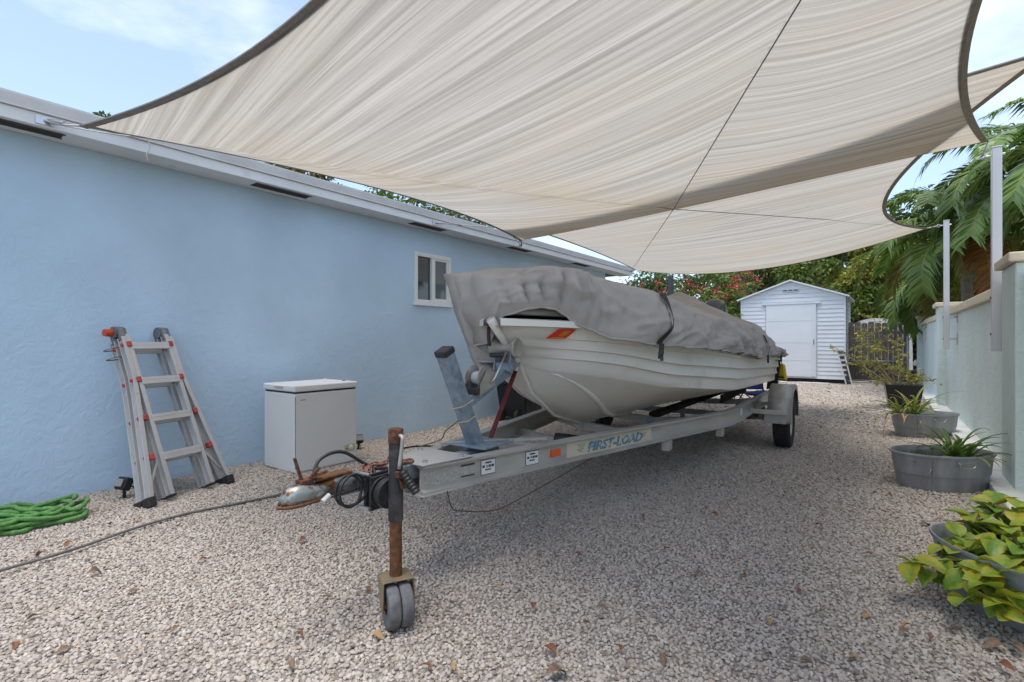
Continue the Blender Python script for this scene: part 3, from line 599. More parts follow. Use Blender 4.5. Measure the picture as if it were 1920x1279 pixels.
tree('leafy_tree', 'green tree between flowering shrubs and shed gable', at_y(1405, 25), 6.4, 2.2, 2.9, L1, 11000, .18, 50)
tree('leafy_tree', 'dark tall tree filling the gap far behind the shed', at_y(1590, 32), 9.5, 4.6, 4.6, L2, 15000, .27, 60)
tree('leafy_tree', 'dark tree far behind the flowering shrubs', at_y(1300, 31), 7.5, 4.4, 3.6, L2, 11000, .27, 50)
tree('leafy_tree', 'dark tree far behind the palms at the right edge', at_y(1800, 27), 7.2, 3.6, 3.5, L2, 13000, .24, 56)
# trees beyond the blue house, just topping the roof line
for i, (u, v, dep, cr_, mt, lb) in enumerate(((700, 335, 19, 2.6, L1, 'green tree topping the roof line below the near sail'), (840, 372, 24, 2.8, L2, 'dark tree topping the roof line farther along the eave'), (560, 296, 18, 1.6, L4, 'sparse tree tip peeking over the middle of the roof'), (205, 238, 17, 1.2, L2, 'small dark tree tip peeking over the roof near the sail corner'))):
    p = ond(u, v, dep); tree('leafy_tree', lb, (p.x, p.y, 0), p.z+.25, cr_, cr_*.85, mt, 4200, .2, 30, group='trees beyond the house')

# red-flowered shrubs with whorls of long leaves
Lp = leafmat('leaf_long', (.12, .20, .035), .45, .3, .35); Lpy = leafmat('leaf_lime', (.22, .26, .05), .3, .35, .35); Fr = M('blossom_red', (.42, .045, .05), .6, 0, .2, 9, transl=.2, isl=.35)
def flower_shrub(label, loc, h, r, nw, mat, nf):
    t = thing('flowering_shrub', label, 'shrub', loc, group='red flowered shrubs behind the boat')
    Ps = []; Ds = []; Sz = []; tips = []; m = MB()
    for k in range(nw):
        a = rnd(0, 6.28); rr = r*math.sqrt(random.random()); z = h*(1-.35*(rr/r)**2)*rnd(.35, 1.0); c = np.array([rr*math.cos(a), rr*math.sin(a), z]); tips.append(c)
        if k < 26: m.tube(crv([(c[0]*.2, c[1]*.2, 0), (c[0]*.6, c[1]*.6, z*.55), tuple(c)], 3), [.035, .032, .03, .026, .022, .018, .014], 5)
        q = random.randint(10, 16)
        for j in range(q):
            b = 6.28*j/q+rnd(-.3, .3); el = rnd(.0, 1.0); Ps.append(c-np.array([0, 0, .05*j/q])); Ds.append([math.cos(b)*math.cos(el), math.sin(b)*math.cos(el), math.sin(el)]); Sz.append(rnd(.22, .40))
    leaf_mesh('foliage', np.array(Ps), np.array(Ds), np.array(Sz), .22, .35, mat, t, .6)
    m.build('stem', bark, t, smooth='all')
    cd_ = sorted(tips, key=lambda c: -c[2]+.35*c[1])[:nf*2]; random.shuffle(cd_)
    for c in cd_[:nf]:
        n_ = 26; P_ = np.array(c)+np.array([0, -.08, .10])+RNG.normal(size=(n_, 3))*np.array([.085, .085, .075]); leaf_mesh('flower_cluster', P_, RNG.normal(size=(n_, 3))+np.array([0, -.4, .3]), RNG.uniform(.06, .10, n_), .8, .1, Fr, t)
    return t
for (u, y, h, r, nw, mt, nf, lb) in ((1165, 17.0, 3.3, 1.0, 80, Lp, 10, 'leafy shrub with small red blooms at the blue house corner'), (1225, 18.2, 3.5, 1.15, 95, Lp, 10, 'tall long leaved shrub with red blooms left of the dark pole'), (1300, 18.0, 3.5, 1.15, 100, Lp, 12, 'long leaved shrub with red blooms right of the dark pole'), (1365, 18.6, 3.6, 1.1, 95, Lp, 14, 'red flowered shrub directly above the outboard motor'), (1398, 19.3, 3.6, .9, 70, Lpy, 8, 'lime leaved flowering shrub against the left corner of the shed')):
    flower_shrub(lb, at_y(u, y), h, r, nw, mt, nf)

# palms
Pg = leafmat('palm_green', (.14, .22, .045), .3, .25, .35); Py = leafmat('palm_yellow', (.28, .25, .06), .3, .25, .4); Pb = leafmat('palm_dead', (.36, .15, .04), .3, .2, .6)
ptrunk = M('palm_bark', (.24, .20, .165), .95, 0, .25, 4, stretch=(1, 1, 9), bump=.8, bs=6, bdist=.02)
rachis = M('palm_rachis', (.25, .24, .08), .6)
def frond(t, c, az, el, L_, mat, curl=1.0, ll=.5, nl=54):
    d = Vector((math.cos(az), math.sin(az), 0)); pts = []; p = Vector(c); e = el; n = 16
    for i in range(n+1): pts.append(p.copy()); p = p+(d*math.cos(e)+UP*math.sin(e))*(L_/n); e -= curl*(.05+.11*i/n)
    m = MB(); m.tube(pts, [lerp(.022, .004, i/n) for i in range(n+1)], 5); fo = m.build('frond', rachis, t, smooth='all', fix=False)
    b = MB(); side = d.cross(UP)
    for k in range(nl):
        f = .12+.88*k/(nl-1); i = min(n-1, int(f*n)); q = pts[i].lerp(pts[i+1], f*n-i); tg = (pts[i+1]-pts[i]).normalized(); nu = side.cross(tg).normalized()
        l_ = ll*(math.sin(min(1, f*1.15+.12)*math.pi*.88)**.6)*rnd(.85, 1.1)+.06; wd = .030*rnd(.8, 1.2)
        for s_ in (-1, 1):
            dr = (side*s_*rnd(.75, .95)+tg*rnd(.45, .7)+nu*rnd(.02, .35)).normalized(); wv = tg.cross(dr).cross(dr).normalized()*wd
            a0 = q; a1 = q+dr*l_*.5-UP*l_*.06; a2 = q+dr*l_*.92-UP*l_*rnd(.22, .5)
            b.add([a0-wv*.5, a0+wv*.5, a1+wv, a1-wv, a2], [(0, 1, 2, 3), (3, 2, 4)])
    b.build('leaflets', mat, fo, fix=False)
def palm(label, loc, h, nf, L_, seed, lean=(0, 0), r=.11, low=-.15):
    random.seed(seed); t = thing('palm_tree', label, 'palm tree', loc, group='palms beyond the garden wall'); top = Vector((lean[0], lean[1], h))
    MB().tube(crv([(0, 0, -.05), (lean[0]*.4, lean[1]*.4, h*.5), tuple(top)], 8), [lerp(r*1.25, r*.85, i/16) for i in range(17)], 12).build('trunk', ptrunk, t, smooth='all')
    MB().tube([tuple(top), tuple(top+UP*.55)], [r*.8, r*.4], 10).build('crownshaft', M('crownshaft', (.16, .20, .06), .5), t, smooth='all')
    for k in range(nf):
        az = 2.399*k+rnd(-.2, .2); el = lerp(1.25, low, (k/(nf-1))**.85); mt = Pg if k < nf*.84 else (Pb if k == nf-1 else Py)
        frond(t, top+UP*(.5-.4*k/nf), az, el, L_*rnd(.85, 1.05), mt, rnd(.9, 1.35), rnd(.42, .6)*L_/2.1)
    return t
palm('large palm with drooping fronds between the two white posts', (1.45, 15.2, 0), 3.5, 24, 2.35, 3, (-.1, 0))
palm('palm crown behind the near white post', (2.55, 13.2, 0), 4.0, 24, 2.3, 5, (-.2, 0))
palm('palm at the right edge behind the near pilaster', (2.7, 10.2, 0), 3.4, 22, 2.1, 8)
palm('low yellowing palm just behind the far pilaster', (1.5, 17.6, 0), 2.9, 17, 2.2, 13, (-.3, .1), low=-.5)
random.seed(21)
tree('leafy_tree', 'yellow green bush between palm trunks beyond the wall', (2.3, 16.6, 0), 3.2, 1.3, 1.4, L3, 6000, .15, 30, group='trees behind the yard')
tree('leafy_tree', 'green bush behind the near pilaster at the right edge', (3.4, 9.2, 0), 2.7, 1.2, 1.1, L1, 5000, .15, 28, group='trees behind the yard')
# ================================================================== BOAT TRAILER  (local frame: x to starboard, y from the nose aft)
alu = M('trailer_aluminium', (.47, .455, .415), .48, .35, .12, 3, stretch=(1, .4, 2), col2=(.34, .32, .28), thr=(.5, .75), c2s=5)
galv = M('galvanised', (.185, .225, .265), .6, .15, .3, 14, col2=(.28, .325, .37), thr=(.42, .68), c2s=26)
rust = M('rust', (.15, .05, .02), .9, 0, .5, 50, bump=.7, bs=140, bdist=.004, col2=(.045, .026, .02), thr=(.42, .6), c2s=45)
rusto = M('rust_orange', (.15, .058, .016), .85, 0, .5, 45, bump=.6, bs=140, bdist=.004, col2=(.075, .038, .02), thr=(.42, .64), c2s=38)
black = M('black_plastic', (.02, .02, .021), .5, 0, .2, 10); blk_paint = M('black_paint', (.03, .029, .03), .55, .2, .3, 12, col2=(.10, .09, .085), thr=(.55, .7), c2s=9)
rub = M('tyre_rubber', (.028, .027, .026), .85, 0, .2, 12, bump=.3, bs=60)
TR = thing('boat_trailer', 'aluminium boat trailer with blue grey winch post and rusty front jack', 'trailer', (-1.99, 1.8, 0), R(2.0))
TM = Matrix.Translation((-1.99, 1.8, 0)) @ Matrix.Rotation(R(2.0), 4, 'Z'); TI = TM.inverted()
def rz_(s): return interp(s, [-.7, 0, 3.5, 6.3], [.57, .55, .50, .485])
BH = .145; ft = .013; fwid = .072; wt = .010
Ibeam = [(-fwid/2, -BH/2), (fwid/2, -BH/2), (fwid/2, -BH/2+ft), (wt/2, -BH/2+ft+.008), (wt/2, BH/2-ft-.008), (fwid/2, BH/2-ft), (fwid/2, BH/2), (-fwid/2, BH/2), (-fwid/2, BH/2-ft), (-wt/2, BH/2-ft-.008), (-wt/2, -BH/2+ft+.008), (-fwid/2, -BH/2+ft)]
def railpath(sg):
    p = [(.085, 0.0), (.80, 3.22), (.835, 3.42), (.852, 3.62), (.86, 3.9), (.86, 6.25)]
    return [Vector((sg*a, s, rz_(s))) for a, s in p]
rails = [MB().sweep(railpath(sg), Ibeam).build('frame_rail', alu, TR) for sg in (1, -1)]
# nose plate and tongue
MB().prism([(-.125, -.02), (.125, -.02), (.19, .30), (-.19, .30)], .55+BH/2+.001, .55+BH/2+.009, 'z').build('nose_plate', alu, TR, bevel=.002)
MB().prism([(-.125, -.02), (.125, -.02), (.19, .30), (-.19, .30)], .55-BH/2-.009, .55-BH/2-.001, 'z').build('nose_plate', alu, TR, bevel=.002)
q = MB()
for sx in (-1, 1):
    for yy in (.03, .24): q.cyl((sx*lerp(.08, .15, yy/.24), yy, .55+BH/2+.009), (sx*lerp(.08, .15, yy/.24), yy, .55+BH/2+.02), .014, n=6)
q.build('nose_bolt', steel, TR)
tg0, tg1 = Vector((0, -.43, .607)), Vector((0, .75, .548))
MB().bar(tg0, tg1, .078, .078).build('tongue', galv, TR, bevel=.008)
# coupler: channel body narrowing into a ball dome, rusty lip and latch
rows = []
for i in range(13):
    s = i/12; y = lerp(-.70, -.36, s); hw = interp(s, [0, .1, .3, .55, 1], [.010, .036, .043, .034, .043]); tp = interp(s, [0, .06, .22, .42, .65, 1], [.607, .643, .660, .642, .655, .658]); bt = .585
    rows.append([(-hw*1.02, y, bt), (-hw, y, lerp(bt, tp, .6)), (-hw*.7, y, lerp(bt, tp, .92)), (0, y, tp), (hw*.7, y, lerp(bt, tp, .92)), (hw, y, lerp(bt, tp, .6)), (hw*1.02, y, bt)])
cp = MB().grid(rows).build('coupler', M('coupler_zinc', (.40, .43, .42), .35, .7, .2, 12, col2=(.17, .075, .03), thr=(.47, .58), c2s=16), TR, smooth='all', solid=.006)
lip = MB(); lp = [Vector((interp(t, [0, .1, .3, .55, 1], [.0, .041, .048, .039, .047])*1, lerp(-.71, -.42, t), .582)) for t in np.linspace(0, 1, 14)]
lip.tube([Vector((-p.x, p.y, p.z)) for p in lp[::-1]]+lp[1:], .007, 6); lip.build('coupler_lip', rusto, cp, smooth='all')
q = MB(); q.bar((0, -.60, .655), (-.012, -.63, .765), .022, .012); q.bar((.0, -.58, .66), (.03, -.54, .715), .028, .013); q.box((0, -.59, .662), (.045, .06, .022)); q.bar((.02, -.56, .68), (.055, -.52, .70), .015, .012); q.build('latch', rust, cp, bevel=.003)
MB().box((0, -.46, .662), (.066, .18, .014)).build('coupler_top', rusto, cp, bevel=.006)
# brake/light cable arcs and loops on the tongue
MB().tube(crv([(-.02, -.54, .66), (-.04, -.49, .73), (-.03, -.38, .745), (.0, -.25, .66), (.03, -.12, .63)], 8), .008, 8).build('hose', black, TR, smooth='all')
q = MB(); cc = Vector((.05, -.42, .605)); loop = []
for k in range(54): a = k*.25; loop.append(cc+Vector((.012*math.sin(a*.5)+.02+k*.0003, .078*math.cos(a)*(1-.1*math.sin(a*.3))+.012*math.sin(a*.7), .068*math.sin(a)-.01)))
loop = [Vector((.055, -.52, .585))]+loop+[Vector((.065, -.31, .58)), Vector((.06, -.27, .61)), Vector((.03, -.25, .655))]
q.tube(crv(loop, 2), .0065, 7); q.build('cable', black, TR, smooth='all')
MB().tube([(.057, -.545, .575), (.055, -.51, .595)], .012, 10).build('plug', M('plug_grey', (.5, .5, .48), .5), TR, smooth=True)
# safety chain
def link(c, d, up_): 
    d = Vector(d).normalized(); s_ = d.cross(Vector(up_)).normalized(); return [Vector(c)+d*(.022*math.cos(a))+s_*(.012*math.sin(a)) for a in np.linspace(0, 2*math.pi, 13)[:-1]]
cpth = crv([(.05, -.30, .63), (.02, -.27, .655), (-.02, -.24, .645), (.03, -.20, .65), (.06, -.14, .655), (.09, -.08, .66), (.04, -.18, .665), (.0, -.28, .66), (.045, -.32, .635)], 4)
for i in range(0, len(cpth)-1, 1):
    d = cpth[i+1]-cpth[i]
    if d.length > 1e-4: MB().tube(link(cpth[i], d, (0, 0, 1) if i % 2 else (1, .3, .2)), .0048, 6, closed=True).build('chain_link', M('chain_rust', (.24, .12, .085), .8, .2, .3, 30), TR, smooth='all')
# swivel jack
JL = TI @ Vector((-1.766, 1.525, 0)); jx, jy = JL.x, JL.y
def J(dx, dy, z): return (jx+dx, jy+dy, z)
jk = MB().tube([J(0, 0, .80), J(0, 0, .62)], .0305, 18); jk.tube([J(0, 0, .62), J(0, 0, .455)], .033, 18); jk = jk.build('jack_tube', blk_paint, TR, smooth=True)
MB().lathe([(0, .862), (.030, .862), (.0335, .856), (.0335, .80), (.031, .798)], 20, J(0, 0, 0)).build('jack_cap', rust, jk, smooth=True)
MB().tube([J(0, 0, .46), J(0, 0, .205)], .0275, 18).build('jack_inner_tube', rusto, jk, smooth=True)
q = MB(); 
for k in range(12):
    a = -1.1+k*.06; q.add([J(.0313*math.sin(a), -.0313*math.cos(a), .665), J(.0313*math.sin(a+.06), -.0313*math.cos(a+.06), .665), J(.0313*math.sin(a+.06), -.0313*math.cos(a+.06), .715), J(.0313*math.sin(a), -.0313*math.cos(a), .715)], [(0, 1, 2, 3)])
q.build('jack_label', M('label_grey', (.42, .43, .43), .5), jk, fix=False)
q = MB(); q.tube(crv([J(.012, .0, .835), J(.05, -.01, .83), J(.053, -.012, .80), J(.036, -.014, .69)], 5), .0085, 8); q.build('jack_crank', M('crank_grey', (.42, .39, .36), .5, .4, .2, 12), jk, smooth='all')
q = MB(); g0 = Vector(J(.04, .0, .675)); g1 = Vector(J(.105, .025, .585)); dd = (g1-g0)/14
q.tube([g0+dd*i for i in range(15)], [.020 if i % 2 else .0165 for i in range(15)], 12); q.build('jack_grip', black, jk, smooth=True)
q = MB(); q.bar(J(-.02, 0, .66), J(.045, 0, .665), .05, .03); q.bar(J(.02, .0, .68), J(.045, 0, .60), .02, .012); q.build('jack_pin', rust, jk, bevel=.003)
q = MB(); ax = Vector((-1, .10, 0)).normalized()
q.cyl(Vector(J(-.035, .0, .565)), Vector(J(-.035, .0, .565))+ax*.035, .066, n=24); q.cyl(Vector(J(-.08, .0, .565)), Vector(J(-.08, .0, .565))+ax*.012, .07, n=24); q.box(J(-.10, .012, .565), (.012, .15, .15)); q.box(J(-.135, .012, .57), (.012, .15, .15)); q.build('swivel_bracket', blk_paint, jk, smooth=True, bevel=.003)
q = MB()
for yy in (-.07, .09):
    for zz in (.505, .655): q.cyl(J(-.15, yy, zz), J(-.09, yy, zz), .008, n=8)
q.build('bracket_bolt', steel, jk)
# caster
caxl = (TI.to_3x3() @ (CR*(-.82)+CF*(-.40))).normalized(); fwd = Vector((-caxl.y, caxl.x, 0)); fwd = -fwd if fwd.dot(TI.to_3x3() @ CF) > 0 else fwd
cc = Vector(J(0, 0, .096))+fwd*.038
prof = [(.030, -.027), (.055, -.027), (.062, -.024), (.084, -.026), (.092, -.019), (.094, -.008), (.094, .010), (.091, .022), (.086, .0265), (.062, .0265), (.055, .024), (.030, .024)]
for sg in (-1, 1): MB().lathe(prof, 32, cc+caxl*(.028*sg), axis=caxl, close=True).build('caster_wheel', M('caster_rubber', (.115, .115, .12), .75, 0, .25, 25, col2=(.20, .20, .20), thr=(.5, .75), c2s=20), jk, smooth=True)
MB().cyl(cc-caxl*.07, cc+caxl*.07, .012, n=10).build('caster_axle', rust, jk)
q = MB(); fz = .197
def fk(a, f, z): return Vector((jx, jy, 0))+caxl*a+fwd*f+UP*z
q.grid([[fk(a, f, fz+.012-.2*abs(a)**2) for a in (-.066, -.04, 0, .04, .066)] for f in (-.055, 0, .06)])
for sg in (-1, 1): q.add([fk(.066*sg, -.055, fz+.011), fk(.066*sg, .06, fz+.011), fk(.068*sg, .062, .12), fk(.068*sg, .055, .078), fk(.068*sg, .022, .074), fk(.068*sg, -.02, .13)], [(0, 1, 2, 3, 4, 5)])
q.build('caster_fork', M('fork_zinc', (.30, .24, .15), .55, .5, .3, 14, col2=(.33, .14, .04), thr=(.5, .65), c2s=14), jk, solid=.006, bevel=.002)
# cross members
def cross(s, drop, name='cross_member'):
    hw = interp(s, [0, 3.22, 3.9, 6.3], [.085, .80, .86, .86])-.02; z = rz_(s)-BH/2; q = MB()
    pth = [(-hw, z+.03), (-hw*.55, z-drop*.6), (0, z-drop), (hw*.55, z-drop*.6), (hw, z+.03)]
    for i in range(4): q.bar((pth[i][0], s, pth[i][1]), (pth[i+1][0], s, pth[i+1][1]), .045, .075, ext=.012)
    return q.build(name, alu, TR, bevel=.003)
for s, d in ((1.75, .02), (2.75, .05), (3.75, .06), (6.0, .05)): cross(s, d)
q = MB(); q.bar((-.30, .95, .555), (.30, .95, .555), .05, .05); q.build('cross_member', alu, TR, bevel=.003)
q = MB(); q.bar((-.16, .42, .635), (.26, .95, .63), .04, .012); q.build('strap_brace', alu, TR)
for s in (2.32, 3.3):                                         # little feet under the starboard rail
    hw = interp(s, [0, 3.22], [.085, .80]); MB().box((hw, s, rz_(s)-BH/2-.046), (.06, .09, .085)).build('rail_foot', alu, TR, bevel=.003)
# bunks and brackets
carpet = M('bunk_carpet', (.022, .02, .02), .98, 0, .3, 40, bump=.5, bs=120)
for sg in (-1, 1):
    MB().bar((sg*.29, 2.9, .552), (sg*.36, 6.2, .575), .10, .05).build('bunk', carpet, TR, bevel=.01)
    for s in (2.75, 3.75, 6.0): MB().bar((sg*interp(s, [1.75, 6.2], [.26, .36]), s+.04, .40), (sg*interp(s, [1.75, 6.2], [.26, .36]), s+.04, .555), .05, .008, up=(0, 1, 0)).build('bunk_bracket', galv, TR)
    MB().bar((sg*.62, 4.2, .60), (sg*.62, 5.6, .615), .035, .09).build('side_bunk', carpet, TR, bevel=.008)
MB().cyl((-.1, 1.72, .47), (.1, 1.72, .47), .045, .045, 16).build('keel_roller', black, TR, smooth=True)
# axle, wheels, fenders
WS, WO, WR = 4.93, 1.16, .305
MB().bar((-1.05, WS, .335), (1.05, WS, .335), .06, .06).build('axle', galv, TR, bevel=.005)
for sg in (-1, 1):
    q = MB(); q.bar((sg*.86, WS-.5, .385), (sg*.86, WS+.5, .385), .06, .035); q.bar((sg*.86, WS-.12, .36), (sg*.86, WS+.12, .36), .06, .03); q.build('leaf_spring', rust, TR)
    ax = Vector((sg, 0, 0)); c = Vector((sg*WO, WS, WR))
    tp = [(.175, -.075), (.20, -.085), (.25, -.092), (.285, -.085), (.300, -.07), (.305, -.05), (.299, -.047), (.299, -.040), (.305, -.037), (.305, -.005), (.299, -.003), (.299, .003), (.305, .005), (.305, .037), (.299, .040), (.299, .047), (.305, .05), (.300, .07), (.285, .085), (.25, .092), (.20, .085), (.175, .075)]
    wh = MB().lathe(tp, 48, c, axis=ax, close=True).build('wheel', rub, TR, smooth=True)
    MB().lathe([(.178, -.06), (.178, .072), (.165, .07), (.15, .045), (.10, .035), (.07, .05), (.03, .055), (0, .055)], 32, c, axis=ax).build('rim', M('rim_white', (.55, .54, .51), .4, .2, .15, 9, col2=(.25, .18, .12), thr=(.6, .72)), wh, smooth=True)
    q = MB()
    for k in range(5): a = k*1.257; p = c+Vector((0, .06*math.cos(a), .06*math.sin(a))); q.cyl(p+ax*.045, p+ax*.065, .011, n=6)
    q.build('lug_nut', steel, wh)
    plate = bpy.data.materials.get('tread_plate') or None
    if plate is None:
        plate = M('tread_plate', (.43, .41, .37), .5, .45, .15, 8, col2=(.30, .27, .23), thr=(.5, .75), c2s=7); plate.name = 'tread_plate'; t_ = plate.node_tree
        tcx = t_.nodes.new('ShaderNodeTexCoord'); mpx = t_.nodes.new('ShaderNodeMapping'); mpx.inputs['Rotation'].default_value = (.6, .6, .78); ck = t_.nodes.new('ShaderNodeTexChecker'); ck.inputs['Scale'].default_value = 48; bpx = t_.nodes.new('ShaderNodeBump'); bpx.inputs['Strength'].default_value = 1; bpx.inputs['Distance'].default_value = .008
        t_.links.new(tcx.outputs['Object'], mpx.inputs[0]); t_.links.new(mpx.outputs[0], ck.inputs[0]); t_.links.new(ck.outputs['Fac'], bpx.inputs['Height']); t_.links.new(bpx.outputs[0], t_.nodes['Principled BSDF'].inputs['Normal'])
    arc = [(-.40, .33), (-.385, .43), (-.34, .56), (-.27, .655), (-.17, .715), (-.06, .738), (.06, .738), (.17, .715), (.27, .655), (.34, .56), (.385, .43), (.40, .33)]
    a2 = [Vector((0, a, b)) for a, b in arc]; sm = crv(a2, 3)
    fd = MB().grid([[(sg*x_, WS+p.y, p.z) for x_ in (1.035, 1.16, 1.275)] for p in sm]).build('fender', plate, TR, smooth=True, solid=.005)
    sk = MB(); n_ = len(sm)
    for i in range(n_-1): p, p2 = sm[i], sm[i+1]; sk.add([(sg*1.278, WS+p.y, p.z+.002), (sg*1.278, WS+p2.y, p2.z+.002), (sg*1.278, WS+p2.y*.86, .33+(p2.z-.33)*.87), (sg*1.278, WS+p.y*.86, .33+(p.z-.33)*.87)], [(0, 1, 2, 3)])
    sk.build('fender_skirt', plate, fd, solid=.004, fix=False)
    MB().bar((sg*.87, WS-.44, .455), (sg*1.24, WS-.44, .455), .045, .05).build('step_bracket', alu, fd, bevel=.003)
    MB().box((sg*1.12, WS-.425, .385), (.22, .02, .11)).build('step_plate', plate, fd, bevel=.002)
    MB().bar((sg*.87, WS+.40, .455), (sg*1.24, WS+.40, .455), .045, .04).build('step_bracket', alu, fd)
# winch post, winch arm, bow roller
b0, b1 = Vector((0, .575, .585)), Vector((0, .285, 1.175)); pd = (b1-b0).normalized()
post = MB().bar(b0, b1, .078, .078, up=(0, 1, 0)).build('winch_post', galv, TR, bevel=.007)
MB().bar(b1-pd*.004, b1+pd*.035, .086, .086, up=(0, 1, 0)).build('post_cap', black, post, bevel=.008)
MB().box((0, .60, .632), (.30, .30, .012)).build('post_base', galv, post, bevel=.003)
a0, a1 = b0.lerp(b1, .50)+Vector((.0, .02, 0)), Vector((.0, .90, 1.06))
MB().bar(a0, a1, .06, .06).build('winch_arm', galv, TR, bevel=.006)
for sx in (-1, 1):
    q = MB(); q.bar(a1+Vector((sx*.055, -.06, -.01)), Vector((sx*.062, .875, 1.19)), .008, .06, up=(0, 1, 0)); q.build('roller_bracket', galv, TR)
MB().box((0, .86, 1.085), (.13, .05, .05)).build('roller_base', galv, TR, bevel=.004)
rl = M('roller_cream', (.36, .325, .265), .6, 0, .15, 14, col2=(.33, .29, .24), thr=(.5, .7), c2s=12)
rc = Vector((0, .87, 1.205)); pf = [(0, -.105), (.012, -.100), (.056, -.10), (.066, -.09), (.06, -.078), (.036, -.05), (.027, -.02), (.027, .02), (.036, .05), (.06, .078), (.066, .09), (.056, .10), (.022, .085), (.012, .08), (0, .085)]
MB().lathe(pf, 28, rc, axis=(1, 0, 0)).build('bow_roller', rl, TR, smooth=True)
MB().cyl(rc+Vector((-.065, -.075, -.045)), rc+Vector((.055, -.075, -.045)), .016, n=12).build('winch_handle_grip', black, TR, smooth=True)
wc = a0.lerp(a1, .34)+Vector((0, -.015, .085))
wn = MB(); wn.lathe([(.0, -.05), (.072, -.05), (.077, -.046), (.072, -.042), (.022, -.04), (.022, .04), (.072, .042), (.077, .046), (.072, .05), (0, .05)], 28, wc, axis=(1, 0, 0)); wn = wn.build('winch_drum', M('winch_zinc', (.38, .36, .33), .4, .6, .2, 12, col2=(.22, .15, .1), thr=(.55, .7), c2s=12), TR, smooth=True)
MB().lathe([(.036, -.036), (.040, -.02), (.041, .0), (.040, .02), (.036, .036)], 24, wc, axis=(1, 0, 0)).build('winch_strap_roll', M('strap_white', (.5, .49, .46), .8), wn, smooth=True)
q = MB()
for sx in (-.06, .06): q.add([wc+Vector((sx, -.07, -.10)), wc+Vector((sx, .085, -.045)), wc+Vector((sx, .075, .035)), wc+Vector((sx, .0, .045)), wc+Vector((sx, -.06, -.03))], [(0, 1, 2, 3, 4)])
q.build('winch_plate', M('winch_plate_zinc', (.40, .37, .30), .5, .4, .2, 12), wn, solid=.005)
MB().box(wc+Vector((-.0, -.075, -.075)), (.12, .03, .04)).build('winch_gearbox', M('winch_dark', (.06, .045, .04), .6, .3), wn, bevel=.006)
MB().tube([wc+Vector((.07, .03, -.03)), wc+Vector((.085, .05, .0)), wc+Vector((.085, .17, .155))], .007, 8).build('winch_crank', steel, wn, smooth='all')
redm = M('red_strap', (.12, .015, .015), .7, 0, .3, 20)
MB().bar((.05, .64, .66), (.03, .94, 1.05), .028, .010).build('safety_strap', redm, TR); MB().tube([(.03, .94, 1.05), (.025, 1.0, 1.10)], .008, 6).build('strap_hook', steel, TR, smooth='all')
MB().bar((.06, .52, .62), (.075, .60, .56), .016, .008).build('red_tie', redm, TR)
def wrap(f):                                                     # cord round the post
    c = b0.lerp(b1, f); e = .043; p = [c+Vector((-e, 0, 0))+Vector((0, -e, -.02)), c+Vector((e, -e, 0)), c+Vector((e, e, .03)), c+Vector((-e, e, .0))]
    return MB().tube(p+[p[0]], .005, 6, caps=False).build('cord_wrap', M('cord_tan', (.45, .39, .28), .9), post, smooth=True)
wrap(.49); wrap(.34)
MB().tube(crv([b0.lerp(b1, .34)+Vector((-.05, .0, 0)), (-.10, .40, .72), (-.16, .42, .66), (-.22, .30, .63)], 6), .004, 6).build('loose_wire', M('wire_green', (.12, .14, .06), .7), TR, smooth='all')
MB().tube(crv([(-.20, .5, .60), (-.26, .32, .625), (-.22, .12, .64), (-.12, -.02, .645), (-.02, -.12, .64)], 6), .005, 6).build('loose_wire', black, TR, smooth='all')
# decals and marker lamp on the starboard web
ra, rb = railpath(1)[0], railpath(1)[1]; rd = Vector((rb.x-ra.x, rb.y-ra.y, 0)).normalized(); rn = Vector((rd.y, -rd.x, 0))
wn0 = TM @ (ra+rn*(wt/2)); wnn = (TM.to_3x3() @ rn)
def railpos(u, v): p = TI @ onp(u, v, wn0, wnn); return (p-ra).dot(rd), p.z
def decal(name, a0, a1, zc, h, mat, off=.0015, slope=True):
    q = MB(); P_ = []
    for a in (a0, a1):
        base = ra+rd*a; zr = rz_(base.y)
        for k in (-1, 1): P_.append(Vector((base.x, base.y, zr+zc+k*h/2))+rn*(wt/2+off))
    return q.add([P_[0], P_[2], P_[3], P_[1]], [(0, 1, 2, 3)]).build(name, mat, rails[0], fix=False)
pw = M('decal_white', (.74, .74, .72), .5, 0, .05, 10); pgy = M('decal_faded', (.50, .48, .43), .6, 0, .2, 60, col2=(.30, .29, .27), thr=(.45, .6), c2s=120); pink = M('print_ink', (.06, .06, .06), .6); pcr = M('decal_cream', (.60, .54, .40), .5, 0, .06, 6)
a0_, _ = railpos(795, 905); a1_, _ = railpos(857, 895); decal('faded_label', a0_, a1_, -.002, .075, pgy)
a0_, _ = railpos(861, 893); a1_, _ = railpos(891, 888); decal('faded_label', a0_, a1_, .004, .07, pgy); decal('label_bar', a0_+.01, a1_-.005, .032, .010, pink, .0025); decal('label_bar', a0_+.01, a1_-.005, -.026, .008, pink, .0025)
for (u0, u1, v) in ((901, 929, 884), (985, 1010, 865)):
    a0_, _ = railpos(u0, v); a1_, _ = railpos(u1, v); decal('sticker_border', a0_, a1_, .0, .086, pink); decal('sticker', a0_+.004, a1_-.004, .0, .078, pw, .0025); L_ = a1_-a0_
    decal('sticker_print', a0_+L_*.3, a1_-L_*.3, .024, .009, pink, .0035)
    for f0, f1 in ((.1, .26), (.36, .44), (.5, .66), (.69, .88)): decal('sticker_print', a0_+L_*f0, a0_+L_*f1, .004, .014, pink, .0035)
    decal('sticker_print', a0_+L_*.28, a1_-L_*.32, -.015, .008, pink, .0035)
a0_, _ = railpos(1031, 858); a1_, _ = railpos(1048, 854); mk = ra+rd*((a0_+a1_)/2)
fr_ = Matrix((rd, rn, UP)).transposed()
